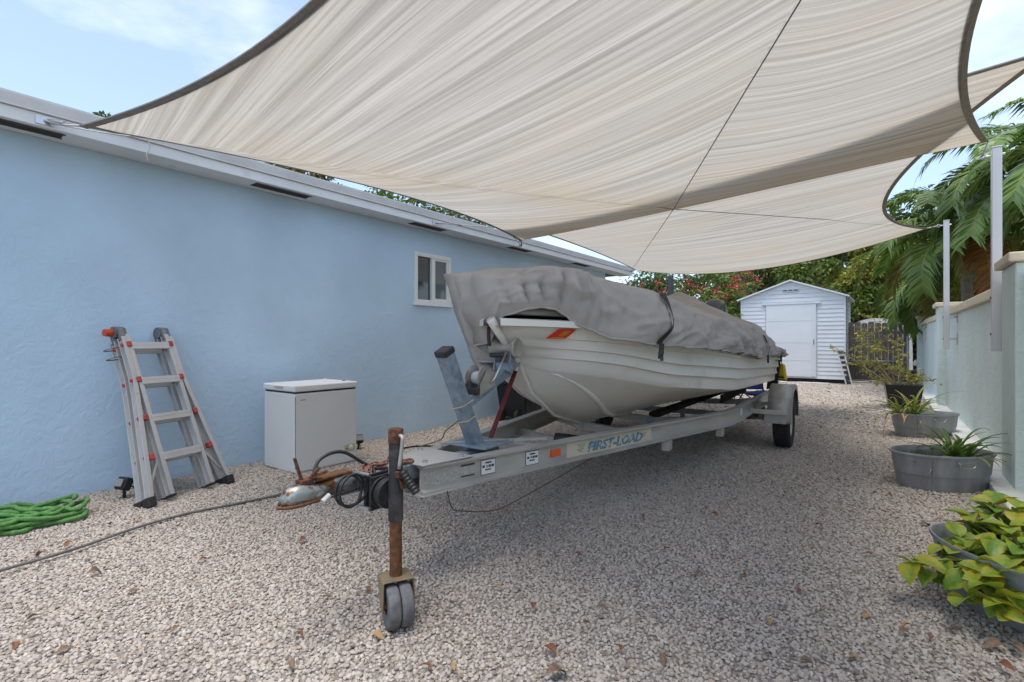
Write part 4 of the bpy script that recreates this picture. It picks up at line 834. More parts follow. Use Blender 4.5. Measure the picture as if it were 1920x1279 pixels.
lamp = MB().box(mk+rn*.014+UP*(rz_(mk.y)-mk.z+.004), ((a1_-a0_), .022, .04), fr_).build('marker_lamp', M('orange_lens', (.75, .10, .01), .25, 0, .1, 20), rails[0], bevel=.005)
a0_, _ = railpos(1062, 850); a1_, _ = railpos(1221, 825); decal('name_panel', a0_, a1_, .0, .098, pcr); am = lerp(a0_, a1_, .53)
b_ = ra+rd*am; me = text_mesh('FIRST-LOAD', .088, .28, 0, .002); zc = rz_(b_.y)-.004
sx_ = (a1_-a0_)*.66/max(1e-6, max(v.co.x for v in me.vertices)-min(v.co.x for v in me.vertices))
for (off, mt, du, dv, gr) in ((.0026, M('letter_shadow', (.035, .06, .08), .5), .006, -.005, .0), (.0036, M('letter_blue', (.10, .26, .36), .45, 0, .2, 30, col2=(.42, .56, .60), thr=(.52, .6), c2s=30), 0, 0, 0)):
    mm = me.copy(); sl_z = (rb.z-ra.z)/(rb-ra).length
    for v in mm.vertices: x_, y_ = v.co.x*sx_, v.co.y*1.0; p = b_+rd*(x_+du)+rn*(wt/2+off); v.co = (p.x, p.y, zc+y_+dv+sl_z*x_)
    mm.materials.append(mt); o = bpy.data.objects.new('lettering', mm); COL.objects.link(o); o.parent = rails[0]
for k in range(6):
    decal('speed_line', a0_+(a1_-a0_)*(.10+.012*(k % 3)), a0_+(a1_-a0_)*(.19-.006*k), .024-k*.010, .0028, pink, .0026); 
    if k < 4: decal('speed_line', a0_+(a1_-a0_)*.86, a0_+(a1_-a0_)*(.93-.01*k), .018-k*.009, .0026, pink, .0026)
a0_, _ = railpos(1398, 778); MB().box(Vector((.86+.0065, 3.98, .50)), (.002, .10, .07)).build('sticker', pw, rails[0])
# trailing wire below the rail
g0 = TI @ onz(818, 938, .42); g1 = TI @ onz(862, 958, .06); g2 = TI @ onz(925, 957, .05); g3 = TI @ onz(975, 935, .12); g4 = TI @ onz(1012, 905, .42)
MB().tube(crv([Vector((.16, .12, .475)), g1.lerp(g0, .4), g1, g2, g3, Vector((.40, 1.35, .45))], 8), .0035, 6).build('loose_wire', M('wire_brown', (.13, .07, .04), .7), TR, smooth='all')

# ================================================================== BOAT
gel = M('hull_gelcoat', (.75, .705, .62), .28, 0, .05, 2.5, col2=(.47, .43, .37), thr=(.55, .85), c2s=2.2)
BT = thing('skiff', 'off white lapstrake skiff sitting on the trailer under a grey cover', 'boat', (-1.99, 1.8, 0), R(2.0))
st_s = [.72, .87, 1.04, 1.21, 1.52, 1.96, 2.5, 6.35]; st_z = [1.385, 1.245, 1.10, .88, .69, .575, .56, .585]
def keel_z(s): return interp(s, st_s, st_z)
def sheer(s): return interp(s, [.70, .76, .86, 1.0, 1.2, 1.5, 2.0, 2.6, 3.4, 6.35], [.03, .13, .26, .41, .57, .74, .88, .96, .985, .95]), interp(s, [.7, 2.2, 4, 6.35], [1.39, 1.315, 1.20, 1.09])
LVS = [.7, 1.35, 1.9, 3.5, 6.35]; LV_ = [[1.30, 1.23, 1.17, 1.08, .98], [1.245, 1.165, 1.08, .98, .88], [1.185, 1.10, 1.0, .88, .785], [1.13, 1.01, .91, .77, .69]]
def hb(s, z):
    """half breadth of the moulded hull at station s, height z"""
    so, sz = sheer(s); kz = keel_z(s); zc = interp(s, LVS, LV_[3])
    if z <= kz: return 0.
    if kz > zc-.03: return so*min(1, (z-kz)/(sz-kz))**.8
    cf = interp(s, [.8, 1.0, 1.3, 1.8, 2.6, 3.5, 6.35], [.45, .55, .66, .80, .89, .91, .91]); bl = 1 if s > 1.7 else min(1, (zc-kz)/.25)
    cf = lerp(((zc-kz)/(sz-kz))**.8, cf, bl)
    if z >= zc: return so*lerp(cf, 1, min(1, (z-zc)/(sz-zc))**.85)
    return so*cf*((z-kz)/(zc-kz))**interp(s, [.8, 1.6, 2.6, 6.35], [.85, .8, .85, .9])
def section(s):
    so, sz = sheer(s); kz = keel_z(s); P = [(0, kz)]; zc = max(kz, interp(s, LVS, LV_[3])); k_ = min(1, so*2.5)
    for f in (.12, .35, .6, .85): z = lerp(kz, zc, f); P.append((hb(s, z), z))
    P += [(hb(s, zc)+.004*k_, max(kz, zc-.006)), (hb(s, zc)+.016*k_, zc+.002)]
    prev = zc
    for L_ in (LV_[2], LV_[1], LV_[0]):
        z = max(kz+.0005, interp(s, LVS, L_)); mid = lerp(prev, z, .5); P += [(hb(s, mid)+.006*k_*(mid > kz+.002), mid), (hb(s, z)-.002, z-.002), (hb(s, z)+.026*k_*(z > kz+.004), z+.002)]; prev = z
    P += [(hb(s, sz-.045), sz-.045), (so+.022*k_, sz-.042), (so+.026*k_, sz-.004), (so-.01, sz+.004), (so-.07*k_, sz+.002)]
    return P
SS = [.72, .74, .77, .80, .83, .87, .92, .98, 1.05, 1.13, 1.22, 1.33, 1.46, 1.6, 1.78, 1.96, 2.2, 2.5, 2.9, 3.4, 4, 4.6, 5.2, 5.8, 6.35]
hs = [[(-o, s, z) for o, z in section(s)][::-1]+[(o, s, z) for o, z in section(s)][1:] for s in SS]
hull = MB().grid(hs); n0 = len(hull.v)-len(hs[-1]); 
hl = hull.build('hull', gel, BT, smooth=True)
MB().add(hs[-1], [tuple(range(len(hs[-1])))]).build('transom', gel, BT)
MB().grid([[(-sheer(s)[0]+.05, s, sheer(s)[1]-.03), (0, s, sheer(s)[1]-.005), (sheer(s)[0]-.05, s, sheer(s)[1]-.03)] for s in SS if s > .9 and s < 2.3]).build('foredeck', gel, BT, smooth=True)
# splash rail at the bow, where the strake sweeps down to the forefoot
for sg in (-1, 1):
    pth = []
    for s in np.linspace(1.12, 2.9, 30):
        kz = keel_z(s); zc = interp(s, LVS, LV_[3]); z = lerp(kz, zc, interp(s, [1.12, 1.4, 1.8, 2.3, 2.9], [.86, .62, .34, .16, .10])); pth.append((sg*(hb(s, z)-.012), s+.006, z+.002))
    MB().tube(pth, [.006+.022*math.sin(math.pi*i/29)**.6 for i in range(30)], 10).build('splash_rail', gel, hl, smooth='all')
stem = MB().tube([(0, s-.012, keel_z(s)) for s in (.72, .87, 1.04, 1.12, 1.21, 1.35, 1.52, 1.74, 1.96, 2.3)], [.030, .024, .018, .014, .013, .012, .012, .012, .012, .008], 8).build('stem_band', gel, hl, smooth='all')
MB().tube([Vector((.0, .99+.028*math.cos(a)-.02, 1.12+.028*math.sin(a))) for a in np.linspace(0, 6.28, 13)[:-1]], .007, 6, closed=True).build('bow_eye', steel, hl)
# bow rail seen in the gap under the cover
MB().grid([[(sheer(s)[0]*.8-.05, s+.04, sheer(s)[1]+.035), (sheer(s)[0]*.8-.045, s+.03, sheer(s)[1]+.045), (sheer(s)[0]*.8-.06, s+.04, sheer(s)[1]+.095), (sheer(s)[0]*.8-.11, s+.06, sheer(s)[1]+.105)] for s in (.78, .82, .86, .91, .97, 1.05, 1.17, 1.3, 1.6)]).build('coaming', M('rail_beige', (.47, .43, .385), .5), BT, smooth='all', solid=.01)
# registration sticker (flat print on the topside)
def hull_patch(name, s0, s1, za, zb, mat, off=.006, lean=0., parent=None):
    g_ = []
    for i in range(5):
        row = []
        for j in range(4):
            s = lerp(s0, s1, i/4)+lean*(j/3); z = lerp(za, zb, j/3); row.append((hb(s, z)+off, s-off*.6, z))
        g_.append(row)
    return MB().grid(g_).build(name, mat, parent or hl, fix=False)
stick = hull_patch('registration_sticker', .98, 1.065, 1.265, 1.325, M('sticker_red', (.75, .045, .02), .4, 0, .05, 20), .016, .004)
ye = M('sticker_yellow', (.60, .42, .05), .5)
for (a_, b_, c_, d_) in ((.45, .50, .3, .75), (.72, .77, .3, .75), (.50, .72, .70, .75), (.50, .72, .3, .35), (.54, .60, .42, .65), (.63, .68, .42, .65), (.2, .8, .1, .17)):
    hull_patch('sticker_mark', lerp(.98, 1.065, a_), lerp(.98, 1.065, b_), lerp(1.262, 1.33, c_), lerp(1.262, 1.33, d_), ye, .019, .003, stick)
for k, (a_, b_) in enumerate(((6.08, 6.11), (6.13, 6.16), (6.19, 6.23))): hull_patch('hull_mark', a_, b_, .96, 1.02, pink, .012)
MB().lathe([(0, .012), (.016, .010), (.02, .0)], 12, (.955, 5.75, .86), axis=(1, 0, 0)).build('drain_fitting', M('rim_white', (.5, .5, .5), .4), hl, smooth=True)
# outboard motor at the transom
om = MB(); rows = []
for i, (z, a, b, yo) in enumerate(((1.44, .10, .13, 0), (1.50, .145, .20, 0), (1.60, .16, .25, .0), (1.72, .16, .27, .01), (1.82, .15, .25, .02), (1.88, .12, .20, .02), (1.905, .06, .10, .02))):
    rows.append([(a*math.copysign(abs(math.cos(t))**.7, math.cos(t)), 6.62+yo+b*math.copysign(abs(math.sin(t))**.7, math.sin(t)), z) for t in np.linspace(0, 2*math.pi, 25)])
om.grid(rows).build('motor_cowling', M('cowl_grey', (.075, .075, .08), .3, 0, .1, 6, spec=.6), BT, smooth='all')
q = MB(); q.box((0, 6.62, 1.40), (.18, .30, .10)); q.box((0, 6.66, 1.0), (.10, .16, .75)); q.box((0, 6.66, .62), (.035, .26, .16)); q.box((0, 6.42, 1.12), (.22, .12, .34)); q.box((0, 6.68, .70), (.18, .30, .015)); q.build('motor_leg', black, BT, bevel=.02)
MB().tube(crv([(.08, 6.84, 1.80), (.13, 6.90, 1.70), (.12, 6.86, 1.52), (.08, 6.70, 1.40)], 5), .012, 6).build('motor_cable', M('cable_grey', (.35, .35, .36), .5), BT, smooth='all')
MB().box((.02, 6.87, 1.66), (.16, .06, .16)).build('motor_bracket', black, BT, bevel=.01)

# ================================================================== BOAT COVER
from mathutils import noise as mn
fab = M('cover_fabric', (.42, .375, .34), .9, 0, .10, 2.5, bump=.12, bs=14, bdist=.01, spec=.25, col2=(.35, .31, .275), thr=(.5, .8), c2s=2.0)
CV = thing('boat_cover', 'taupe fabric boat cover draped over the skiff with black straps', 'boat cover', (-1.99, 1.8, 0), R(2.0))
# perimeter from the stern starboard corner forward round the bow to the port stern
def outline(p):
    """p 0..1 starboard (stern to bow), 1..2 port"""
    sg = 1 if p <= 1 else -1; q = p if p <= 1 else 2-p
    s = 6.40-(6.40-.74)*(1-(1-q)**1.0); s = 6.40-5.66*q
    return sg, s
ridge_s = [.7, 1.0, 1.5, 2.5, 3.3, 4.2, 4.75, 5.05, 5.5, 6.45]; ridge_z = [1.70, 1.755, 1.745, 1.70, 1.69, 1.78, 1.88, 1.79, 1.52, 1.15]
edge_s = [.7, 1.0, 1.45, 2.2, 3.5, 4.6, 4.9, 5.4, 6.45]; edge_z = [1.66, 1.69, 1.60, 1.46, 1.38, 1.41, 1.37, 1.22, 1.11]
edge_in = [.0, .02, .05, .06, .05, .10, .10, .03, .0]
hem_s = [.70, .75, .80, .86, .93, 1.02, 1.2, 1.6, 2.1, 2.7, 3.6, 4.0, 4.6, 5.2, 6.45]; hem_zS = [1.40, 1.43, 1.455, 1.465, 1.44, 1.35, 1.26, 1.215, 1.185, 1.16, 1.11, 1.06, 1.08, 1.07, 1.02]
hem_zP = [1.32, 1.22, 1.12, 1.05, 1.0, .98, 1.0, 1.08, 1.1, 1.1, 1.1, 1.1, 1.08, 1.06, 1.02]
NP, NR = 300, 84; rowsC = []
qs = np.concatenate([np.linspace(0, .75, 80), np.linspace(.75, 1.0, 71)[1:]]); seq = [(1, q) for q in qs]+[(-1, q) for q in qs[::-1]]
for ip_, (sg, q) in enumerate(seq):
    s = 6.44-5.72*q; so, sz = sheer(max(s, .78)); port = sg < 0
    wtop = so*1.0
    if s < 1.5: wtop = interp(s, [.70, .74, .80, .9, 1.05, 1.5], [.0, .12, .22, .36, .50, so]) if not port else interp(s, [.70, .74, .80, .9, 1.05, 1.3, 1.6], [.0, .19, .34, .50, .63, .73, .80])
    eo = wtop-interp(s, edge_s, edge_in); ez = interp(s, edge_s, edge_z)+(interp(s, [.7, 1.0, 1.3, 2], [.0, .04, .05, 0]) if port else 0)
    hz = interp(s, hem_s, hem_zP if port else hem_zS); ho = max(so, wtop*.9)+.03
    if port: ho = interp(s, [.70, .9, 1.2, 1.7, 2.6], [.03, .12, .24, .55, so+.03])
    elif s < .95: ho = lerp(ho, wtop*.92, interp(s, [.7, .95], [1, 0]))
    sc = max(s, 1.12); C = Vector((0, sc, interp(sc, ridge_s, ridge_z))); E = Vector((sg*eo, s, ez)); Hm = Vector((sg*ho-(.03 if port and s < 1.7 else 0), s+(interp(s, [.7, .9, 1.2, 1.7], [.10, .05, .0, 0]) if port else interp(s, [.7, .95], [.05, 0])), hz))
    row = []
    per = ip_/len(seq)
    for k in range(NR):
        t = k/(NR-1)
        if t < .55:
            f = t/.55; p = C.lerp(E, f); p.z += .045*math.sin(math.pi*f)*(1 if s < 4.3 else .5)*(1 if s > 1.3 else .4) 
            p.z -= .03*math.sin(math.pi*f)*math.sin(s*3.1)**2
        else:
            f = (t-.55)/.45; p = E.lerp(Hm, f); bul = .05*math.sin(math.pi*f); p.x += sg*bul*(1 if s > .9 else .3)*(interp(s, [1.2, 2.2], [-.6, 1]) if port else 1); p.y -= (.05*math.sin(math.pi*f) if s < 1.0 else 0)
        # round the shoulder
        # folds: gathers at the bow, diagonal pulls along the side, scallops at the hem
        out_ = Vector((sg, -.15 if s > 1.2 else -.9, .25)).normalized()
        gat = interp(s, [.7, 1.0, 1.25], [1, .8, 0])*max(0, t-.18)
        fa = math.sin(per*300+1.6*mn.noise((per*22, t*1.5, 1))); fold = .085*gat*(abs(fa)**1.3*2-1)*(1 if not port else 1.5)
        rid = mn.noise((s*2.2+sg*9, t*3.2+s*.8, 4)); fold += .040*(1-abs(rid)*2.4)*interp(t, [0, .3, .6, 1], [.15, .5, .8, .6])*interp(s, [.9, 1.4], [.25, 1])
        rid2 = mn.noise((s*5.5-t*4.2+sg*3, t*2.6+s*1.6, 8)); fold += .027*(1-abs(rid2)*2.8)*interp(t, [0, .35, 1], [.1, .6, 1])
        rid3 = mn.noise((s*9.5+t*7+sg*5, t*6-s*3.2, 2)); fold += .016*(1-abs(rid3)*3)*interp(t, [0, .3, 1], [.2, .8, 1])*interp(s, [.9, 1.3], [.4, 1])
        con = math.exp(-((s-4.75)/.75)**2)*interp(t, [0, .2, .5, 1], [0, .3, 1, .8]); fold += .035*con*math.sin((s-4.75)*15*(.6+t)+1.0)
        fold += .018*max(0, t-.82)/.18*math.sin(s*19+sg)*interp(s, [1.1, 1.5], [0, 1])
        if not port and s < 1.5: fold *= interp(t, [.8, 1], [1, interp(s, [1.1, 1.5], [.25, 1])])
        if not port:                                   # the front corner tucks in behind the main drape
            sd_ = .80+.34*max(0, t-.25); rc_ = max(0., min(1., (sd_-s)/.07)); p = p+Vector((-.085, .05, -.01))*(rc_*rc_*(3-2*rc_))*min(1, max(0, t-.2)/.25)*interp(t, [.7, 1], [1, .25])
        row.append(p+out_*fold)
    rowsC.append(row)
cv = MB().grid(rowsC).build('cover', fab, CV, smooth='all', fix=False, solid=.006)
# hem cord
MB().tube([r_[-1] for r_ in rowsC], .009, 6).build('hem_cord', fab, cv, smooth='all')
ns = len(qs)
for s_ in (2.62, 4.08):                                   # sewn panel seams
    for sg_ in (0, 1):
        i = min(range(ns), key=lambda a: abs((6.44-5.72*qs[a])-s_)); i = i if sg_ == 0 else len(seq)-1-i
        MB().tube([p+Vector((0, 0, .002)) for p in rowsC[i]], .0055, 6).build('seam', fab, cv, smooth='all')
def strap(s_, t0, t1, wdt, name='strap', skew=0., parent=cv):
    ii = [i for i in range(ns)]; g_ = []
    for k in range(int(t0*(NR-1)), int(t1*(NR-1))+1):
        ss = s_+skew*(k/(NR-1)-t0); i = min(range(ns), key=lambda a: abs((6.44-5.72*qs[a])-ss)); p = rowsC[i][k]; p2 = rowsC[max(0, i-1)][k]; d = (p2-p).normalized(); o_ = Vector((.8, -.35, .5)).normalized()*.014
        g_.append([p-d*wdt/2+o_, p+d*wdt/2+o_])
    for _ in range(14): g_ = [g_[0]]+[[(g_[k-1][j]+g_[k][j]*2+g_[k+1][j])/4 for j in (0, 1)] for k in range(1, len(g_)-1)]+[g_[-1]]
    g_ = [[a_+Vector((.010, -.004, .006)), b_+Vector((.010, -.004, .006))] for a_, b_ in g_]
    return MB().grid(g_).build(name, black, parent, fix=False, solid=.003), g_
so_, g_ = strap(1.80, .0, 1, .036, skew=-.25)
e_ = (Vector(g_[-1][0])+Vector(g_[-1][1]))/2+Vector((.02, -.01, 0))
MB().bar(e_+UP*.005, e_-UP*.10+Vector((-.01, 0, 0)), .034, .006, up=(0, 1, 0)).build('strap', black, cv); MB().box(e_-UP*.055, (.018, .045, .03)).build('buckle', M('buckle_black', (.04, .04, .04), .35), cv, bevel=.004); MB().box(e_-UP*.10, (.012, .042, .025)).build('buckle', M('buckle_black', (.04, .04, .04), .35), cv, bevel=.003)
for s_ in (4.35, 5.75):
    strap(s_, .70, 1, .016, skew=.45); o2, g2 = strap(s_+.06, .88, 1, .018)
    e2 = Vector(g2[-1][0]); MB().bar(e2, e2-UP*.09, .02, .004, up=(0, 1, 0)).build('strap', black, cv)
# navy flap hanging at the stern corner
fl = MB().grid([[(.96-.03*j-.012*i, 6.42+.02*j, 1.06-.105*i+.01*math.sin(j*2)) for j in range(6)] for i in range(6)]).build('stern_flap', M('navy_cloth', (.02, .024, .04), .8), CV, solid=.006)
# little dark gap strap at the bow
MB().tube(crv([(-.03, .80, 1.50), (-.055, .775, 1.42), (-.06, .765, 1.30), (-.06, .775, 1.22)], 5), .012, 6).build('bow_tie', M('tie_dark', (.06, .03, .025), .8), CV, smooth='all')
# ================================================================== LADDER
lal = M('ladder_aluminium', (.52, .51, .50), .42, .5, .12, 6, stretch=(1, 1, .3), col2=(.38, .37, .35), thr=(.5, .8), c2s=6); lred = M('ladder_red', (.36, .05, .04), .5, 0, .2, 20); lgry = M('hinge_grey', (.17, .17, .17), .45, .3, .2, 12)
fc = Vector((-4.60, 1.79, .012)); tc_ = Vector((-5.17, 1.63, 1.36)); Zl = (tc_-fc).normalized(); Xl = Vector((-.26, .96, 0)); Xl = (Xl-Zl*Xl.dot(Zl)).normalized(); Yl = Zl.cross(Xl)
LM = Matrix((Xl, Yl, Zl)).transposed().to_4x4(); LM.translation = fc
LD = thing('folding_ladder', 'folded aluminium ladder with red rung locks leaning on the blue wall', 'ladder', mat=LM)
def chan(p0, p1, w_, d_, name, mat=lal):
    q = MB(); p0, p1 = Vector(p0), Vector(p1); q.bar(p0, p1, w_*.28, d_, up=(0, 1, 0)); dd = Vector((w_*.36, 0, 0))
    for sy in (-1, 1): q.bar(p0+Vector((0, sy*d_*.44, 0)), p1+Vector((0, sy*d_*.44, 0)), w_, d_*.14, up=(0, 1, 0))
    return q.build(name, mat, LD, bevel=.002)
def flare(sx, yy, name):
    pts = [(sx*.335, yy, 0.0), (sx*.315, yy, .12), (sx*.215, yy, .86), (sx*.198, yy, 1.02), (sx*.195, yy, 1.36)]
    o = None
    for a, b in zip(pts[:-1], pts[1:]): o = chan(a, b, .034, .062, name)
    return o
for yy, nm in ((-.052, 'front'), (.052, 'rear')):
    for sx in (-1, 1):
        flare(sx, yy, 'outer_rail'); chan((sx*.172, yy, .015), (sx*.160, yy, 1.38), .034, .062, 'inner_rail')
        q = MB(); q.box((sx*.337, yy, .005), (.062, .08, .075)); ft_ = q.build('foot', black, LD, bevel=.008)
        MB().box((sx*.170, yy, .01), (.045, .068, .02)).build('foot', black, LD, bevel=.004)
    for k, z in enumerate((.34, .66, .98, 1.29)):
        hw = interp(z, [0, .86, 1.02, 1.4], [.30, .20, .19, .185])
        q = MB(); q.box((0, yy-.005, z), (2*.165, .066, .030)); q.box((0, yy-.03, z-.022), (2*.16, .014, .05)); rg = q.build('rung', lal, LD, bevel=.004)
        for sx in (-1, 1):
            q = MB(); q.cyl((sx*(hw-.03), yy-.012, z), (sx*(hw+.035), yy-.012, z), .021, .015, 10); q.box((sx*(hw-.015), yy-.018, z), (.035, .05, .045)); q.build('rung_lock', lred, rg, smooth=True, bevel=.004)
    for sx in (-1, 1): MB().bar((sx*.20, yy, .30), (sx*.30, yy, .12), .016, .012, up=(0, 1, 0)).build('brace', lal, LD)
for sx in (-1, 1):
    for yy in (-.045, .045):
        MB().tube([(sx*.178, yy, 1.34), (sx*.178, yy*1.1, 1.44)], .032, 12).build('hinge_socket', lgry, LD, smooth=True)
    MB().cyl((sx*.178-.035, .0, 1.43), (sx*.178+.035, .0, 1.43), .048, n=20).build('hinge', lgry, LD, smooth=True)
MB().cyl((-.265, .02, 1.435), (-.215, .02, 1.435), .030, .034, 14).build('hinge_knob', M('knob_red', (.5, .07, .02), .4), LD, smooth=True)
for z in (1.26, 1.18): MB().tube(crv([(-.20, -.02, z+.03), (-.28, -.01, z+.02), (-.30, .03, z+.015), (-.20, .05, z+.03)], 5), .005, 6).build('lock_ring', lgry, LD, smooth='all')

# ================================================================== FREEZER
fz_ = M('freezer_white', (.73, .72, .685), .35, 0, .04, 2, col2=(.65, .63, .58), thr=(.55, .85), c2s=2.5); FZ = thing('chest_freezer', 'small white chest freezer standing on the gravel by the blue wall', 'freezer', (-4.73, 2.98, 0))
FW, FD, FH = .275, .345, .755
body = MB().bb((-FW, -FD, .012), (FW, FD, FH)).build('body', fz_, FZ, bevel=.012)
MB().bb((-FW+.01, -FD+.01, FH+.0005), (FW-.01, FD-.01, FH+.016)).build('gasket', black, FZ)
lid = MB().bb((-FW-.006, -FD-.008, FH+.0165), (FW+.008, FD+.006, FH+.078)).build('lid', M('lid_white', (.74, .73, .70), .3, 0, .03, 3), FZ, bevel=.012)
MB().bb((-.06, -FD-.014, FH+.045), (.09, -FD-.004, FH+.062)).build('lid_handle', M('lid_recess', (.42, .41, .39), .5), lid, bevel=.003)
for x_ in (-.2, .12): MB().bb((x_-.02, FD-.08+.02, FH+.0785), (x_+.02, FD-.04, FH+.088)).build('hinge_cover', lgry if x_ > 0 else fz_, lid, bevel=.003)
pn = MB().bb((FW+.0005, FD-.155, .125), (FW+.008, FD-.03, .195)).build('control_panel', M('panel_yellowed', (.55, .50, .33), .4), FZ, bevel=.004)
MB().lathe([(0, .022), (.018, .02), (.021, .008), (.026, .006), (.026, 0)], 18, (FW+.008, FD-.075, .162), axis=(1, 0, 0)).build('dial', M('dial_white', (.68, .66, .6), .4), pn, smooth=True)
MB().lathe([(0, .006), (.008, .004), (.009, 0)], 12, (FW+.008, FD-.125, .155), axis=(1, 0, 0)).build('indicator', M('indicator_red', (.10, .03, .02), .4), pn, smooth=True)
MB().lathe([(0, .012), (.016, .01), (.02, 0)], 14, (FW+.001, -FD+.22, .06), axis=(1, 0, 0)).build('drain_cap', trim, FZ, smooth=True)
MB().bb((FW+.0005, -FD+.055, .69), (FW+.002, -FD+.11, .697)).build('badge', M('badge_grey', (.22, .22, .22), .4, .4), FZ)
# grime line down the front corner
MB().bb((FW-.001, -FD+.004, .05), (FW+.0012, -FD+.010, FH-.03)).build('corner_seam', M('seam_grime', (.24, .23, .20), .7, 0, .4, 14), FZ)

# ================================================================== GREEN HOSE, GROUND CABLE, SPOTLIGHTS
hc = onz(22, 980, .03); pts = []
random.seed(4)
for k in range(0):
    a = k*.36; r_ = .26+.13*math.sin(k*.071)+.06*math.sin(k*.23+1); cx = .13*math.sin(k*.043); pts.append(Vector((hc.x+.02+(r_*.62)*math.cos(a)*.72+.05*math.sin(k*.19), hc.y+cx+(r_*1.30)*math.sin(a)+.06*math.cos(k*.11), .022+.022*(k % 60)/20+.016*math.sin(k*1.7)*math.sin(k*.3))))
ang = 0.
for lp_ in range(13):
    cx, cy = rnd(-.14, .10), rnd(-.30, .18); ra_, rb_ = rnd(.10, .24), rnd(.12, .30); rot_ = rnd(-.5, .5); n_ = random.choice((7, 8, 9)); zz = .02+.006*lp_; dr_ = 1 if random.random() < .65 else -1
    for k in range(n_):
        ang += dr_*(6.28/8)*rnd(.8, 1.2); ex, ey = ra_*math.cos(ang), rb_*math.sin(ang); pts.append(Vector((hc.x+cx+ex*math.cos(rot_)-ey*math.sin(rot_)*.5, hc.y+cy+ex*math.sin(rot_)+ey*math.cos(rot_), max(.018, zz+rnd(-.025, .035)*min(1, lp_/3)))))
pts = [Vector((max(p.x, HW+.03), p.y, p.z)) for p in pts]; cp_ = crv(pts, 9)
hg = MB().tube(cp_, [.0150+.0020*math.sin(i*2.2) for i in range(len(cp_))], 9).build('garden_hose', M('hose_green', (.075, .21, .05), .8, 0, .3, 30, col2=(.15, .29, .085), thr=(.5, .7), c2s=40, bump=.4, bs=150), smooth='all')
tag(hg, 'tangled bright green garden hose heaped against the blue wall', 'hose')
cb = [onz(u, v, .022) for u, v in ((-120, 1108), (0, 1070), (70, 1050), (150, 1026), (260, 988), (350, 963), (440, 945), (530, 926), (610, 905), (680, 884), (760, 858), (840, 838))]
tag(MB().tube(crv(cb, 8), .009, 8).build('ground_cable', M('cable_dusty', (.13, .125, .115), .85, 0, .25, 20), smooth='all'), 'long grey cable lying across the gravel toward the trailer', 'cable')
def spot(label, u, v, rz):
    p = onz(u, v, 0); t = thing('garden_spotlight', label, 'spotlight', (max(p.x, HW+.09), p.y, 0), rz, 'garden spotlights along the wall')
    MB().cyl((0, 0, -.03), (0, 0, .07), .012, .012, 8).build('stake', black, t); MB().box((0, 0, .115), (.10, .07, .10), Matrix.Rotation(R(-25), 3, 'X')).build('lamp_head', black, t, bevel=.012); MB().box((0, -.045, .135), (.08, .012, .06), Matrix.Rotation(R(-25), 3, 'X')).build('lens', M('spot_lens', (.25, .25, .24), .2), t, bevel=.004); MB().tube(crv([(0, .03, .1), (.03, .07, .06), (.05, .09, .01)], 4), .006, 6).build('cord', black, t, smooth='all')
spot('small black spotlight on a stake left of the ladder foot', 233, 934, R(20)); spot('small black spotlight beside the freezer base', 672, 842, R(70))

# ================================================================== BIN, CHAIR
BN = thing('wheeled_bin', 'black wheeled bin by the blue wall behind the trailer', 'bin', (-4.82, 6.80, 0), R(8)); bl2 = M('bin_black', (.016, .018, .024), .45, 0, .15, 6)
rows = []
for z, f in ((.06, .80), (.30, .88), (.56, .97), (.575, 1.06), (.62, 1.06), (.622, .98)):
    rows.append([(math.copysign(min(1, abs(math.cos(t))*1.35), math.cos(t))*.27*f, math.copysign(min(1, abs(math.sin(t))*1.35), math.sin(t))*.42*f, z) for t in np.linspace(0, 2*math.pi, 33)])
MB().grid(rows).build('body', bl2, BN, smooth=True); MB().bb((-.27, -.42, .623), (.28, .43, .665)).build('lid', bl2, BN, bevel=.02)
for sx in (-.2, .2): MB().cyl((.12 if sx < 0 else -.12, -.41, .09), (.17 if sx < 0 else -.17, -.41, .09), .09, n=20).build('wheel', rub, BN)
MB().tube([(-.2, -.47, .60), (.2, -.47, .60)], .014, 8).build('handle', bl2, BN, smooth='all')
for k in range(5): MB().bb((.262-.01, -.30+k*.15, .16), (.272-.01, -.27+k*.15, .54)).build('rib', bl2, BN)
CH = thing('folding_chair', 'blue folding camp chair behind the stern of the boat', 'chair', (-1.78, 9.05, 0), R(35)); navy = M('chair_blue', (.02, .055, .22), .7, 0, .15, 8); tubm = M('chair_tube', (.05, .05, .055), .4, .4)
rows = [[(-.25+.5*i/8, -.22+.44*j/8, .43-.07*math.sin(math.pi*i/8)*math.sin(math.pi*(j+1)/10)) for j in range(9)] for i in range(9)]
MB().grid(rows).build('seat', navy, CH, smooth='all', solid=.008)
rows = [[(-.25+.5*i/8, .22+.16*j/8+.04*math.sin(math.pi*i/8), .44+.46*j/8) for j in range(9)] for i in range(9)]
MB().grid(rows).build('backrest', navy, CH, smooth='all', solid=.008)
for (a, b) in (((-.27, -.24, .02), (.27, -.24, .44)), ((.27, -.24, .02), (-.27, -.24, .44)), ((-.27, .24, .02), (.27, .24, .44)), ((.27, .24, .02), (-.27, .24, .44)), ((-.27, -.24, .02), (-.27, .24, .44)), ((-.27, .24, .02), (-.27, -.24, .44)), ((.27, -.24, .02), (.27, .24, .44)), ((.27, .24, .02), (.27, -.24, .44))): MB().tube([a, b], .010, 8).build('leg', tubm, CH, smooth='all')
for sx in (-.27, .27): MB().tube([(sx, .24, .4), (sx, .40, .92)], .010, 8).build('back_post', tubm, CH, smooth='all'); MB().bb((sx-.03, -.24, .60), (sx+.03, .26, .61)).build('armrest', navy, CH); MB().tube([(sx, -.24, .42), (sx, -.24, .60)], .010, 8).build('arm_post', tubm, CH, smooth='all')
yp = TM @ Vector((.955, 6.47, .80)); YB = thing('yellow_float', 'small yellow tapered float hanging at the stern corner of the boat', 'float', yp, R(-20))
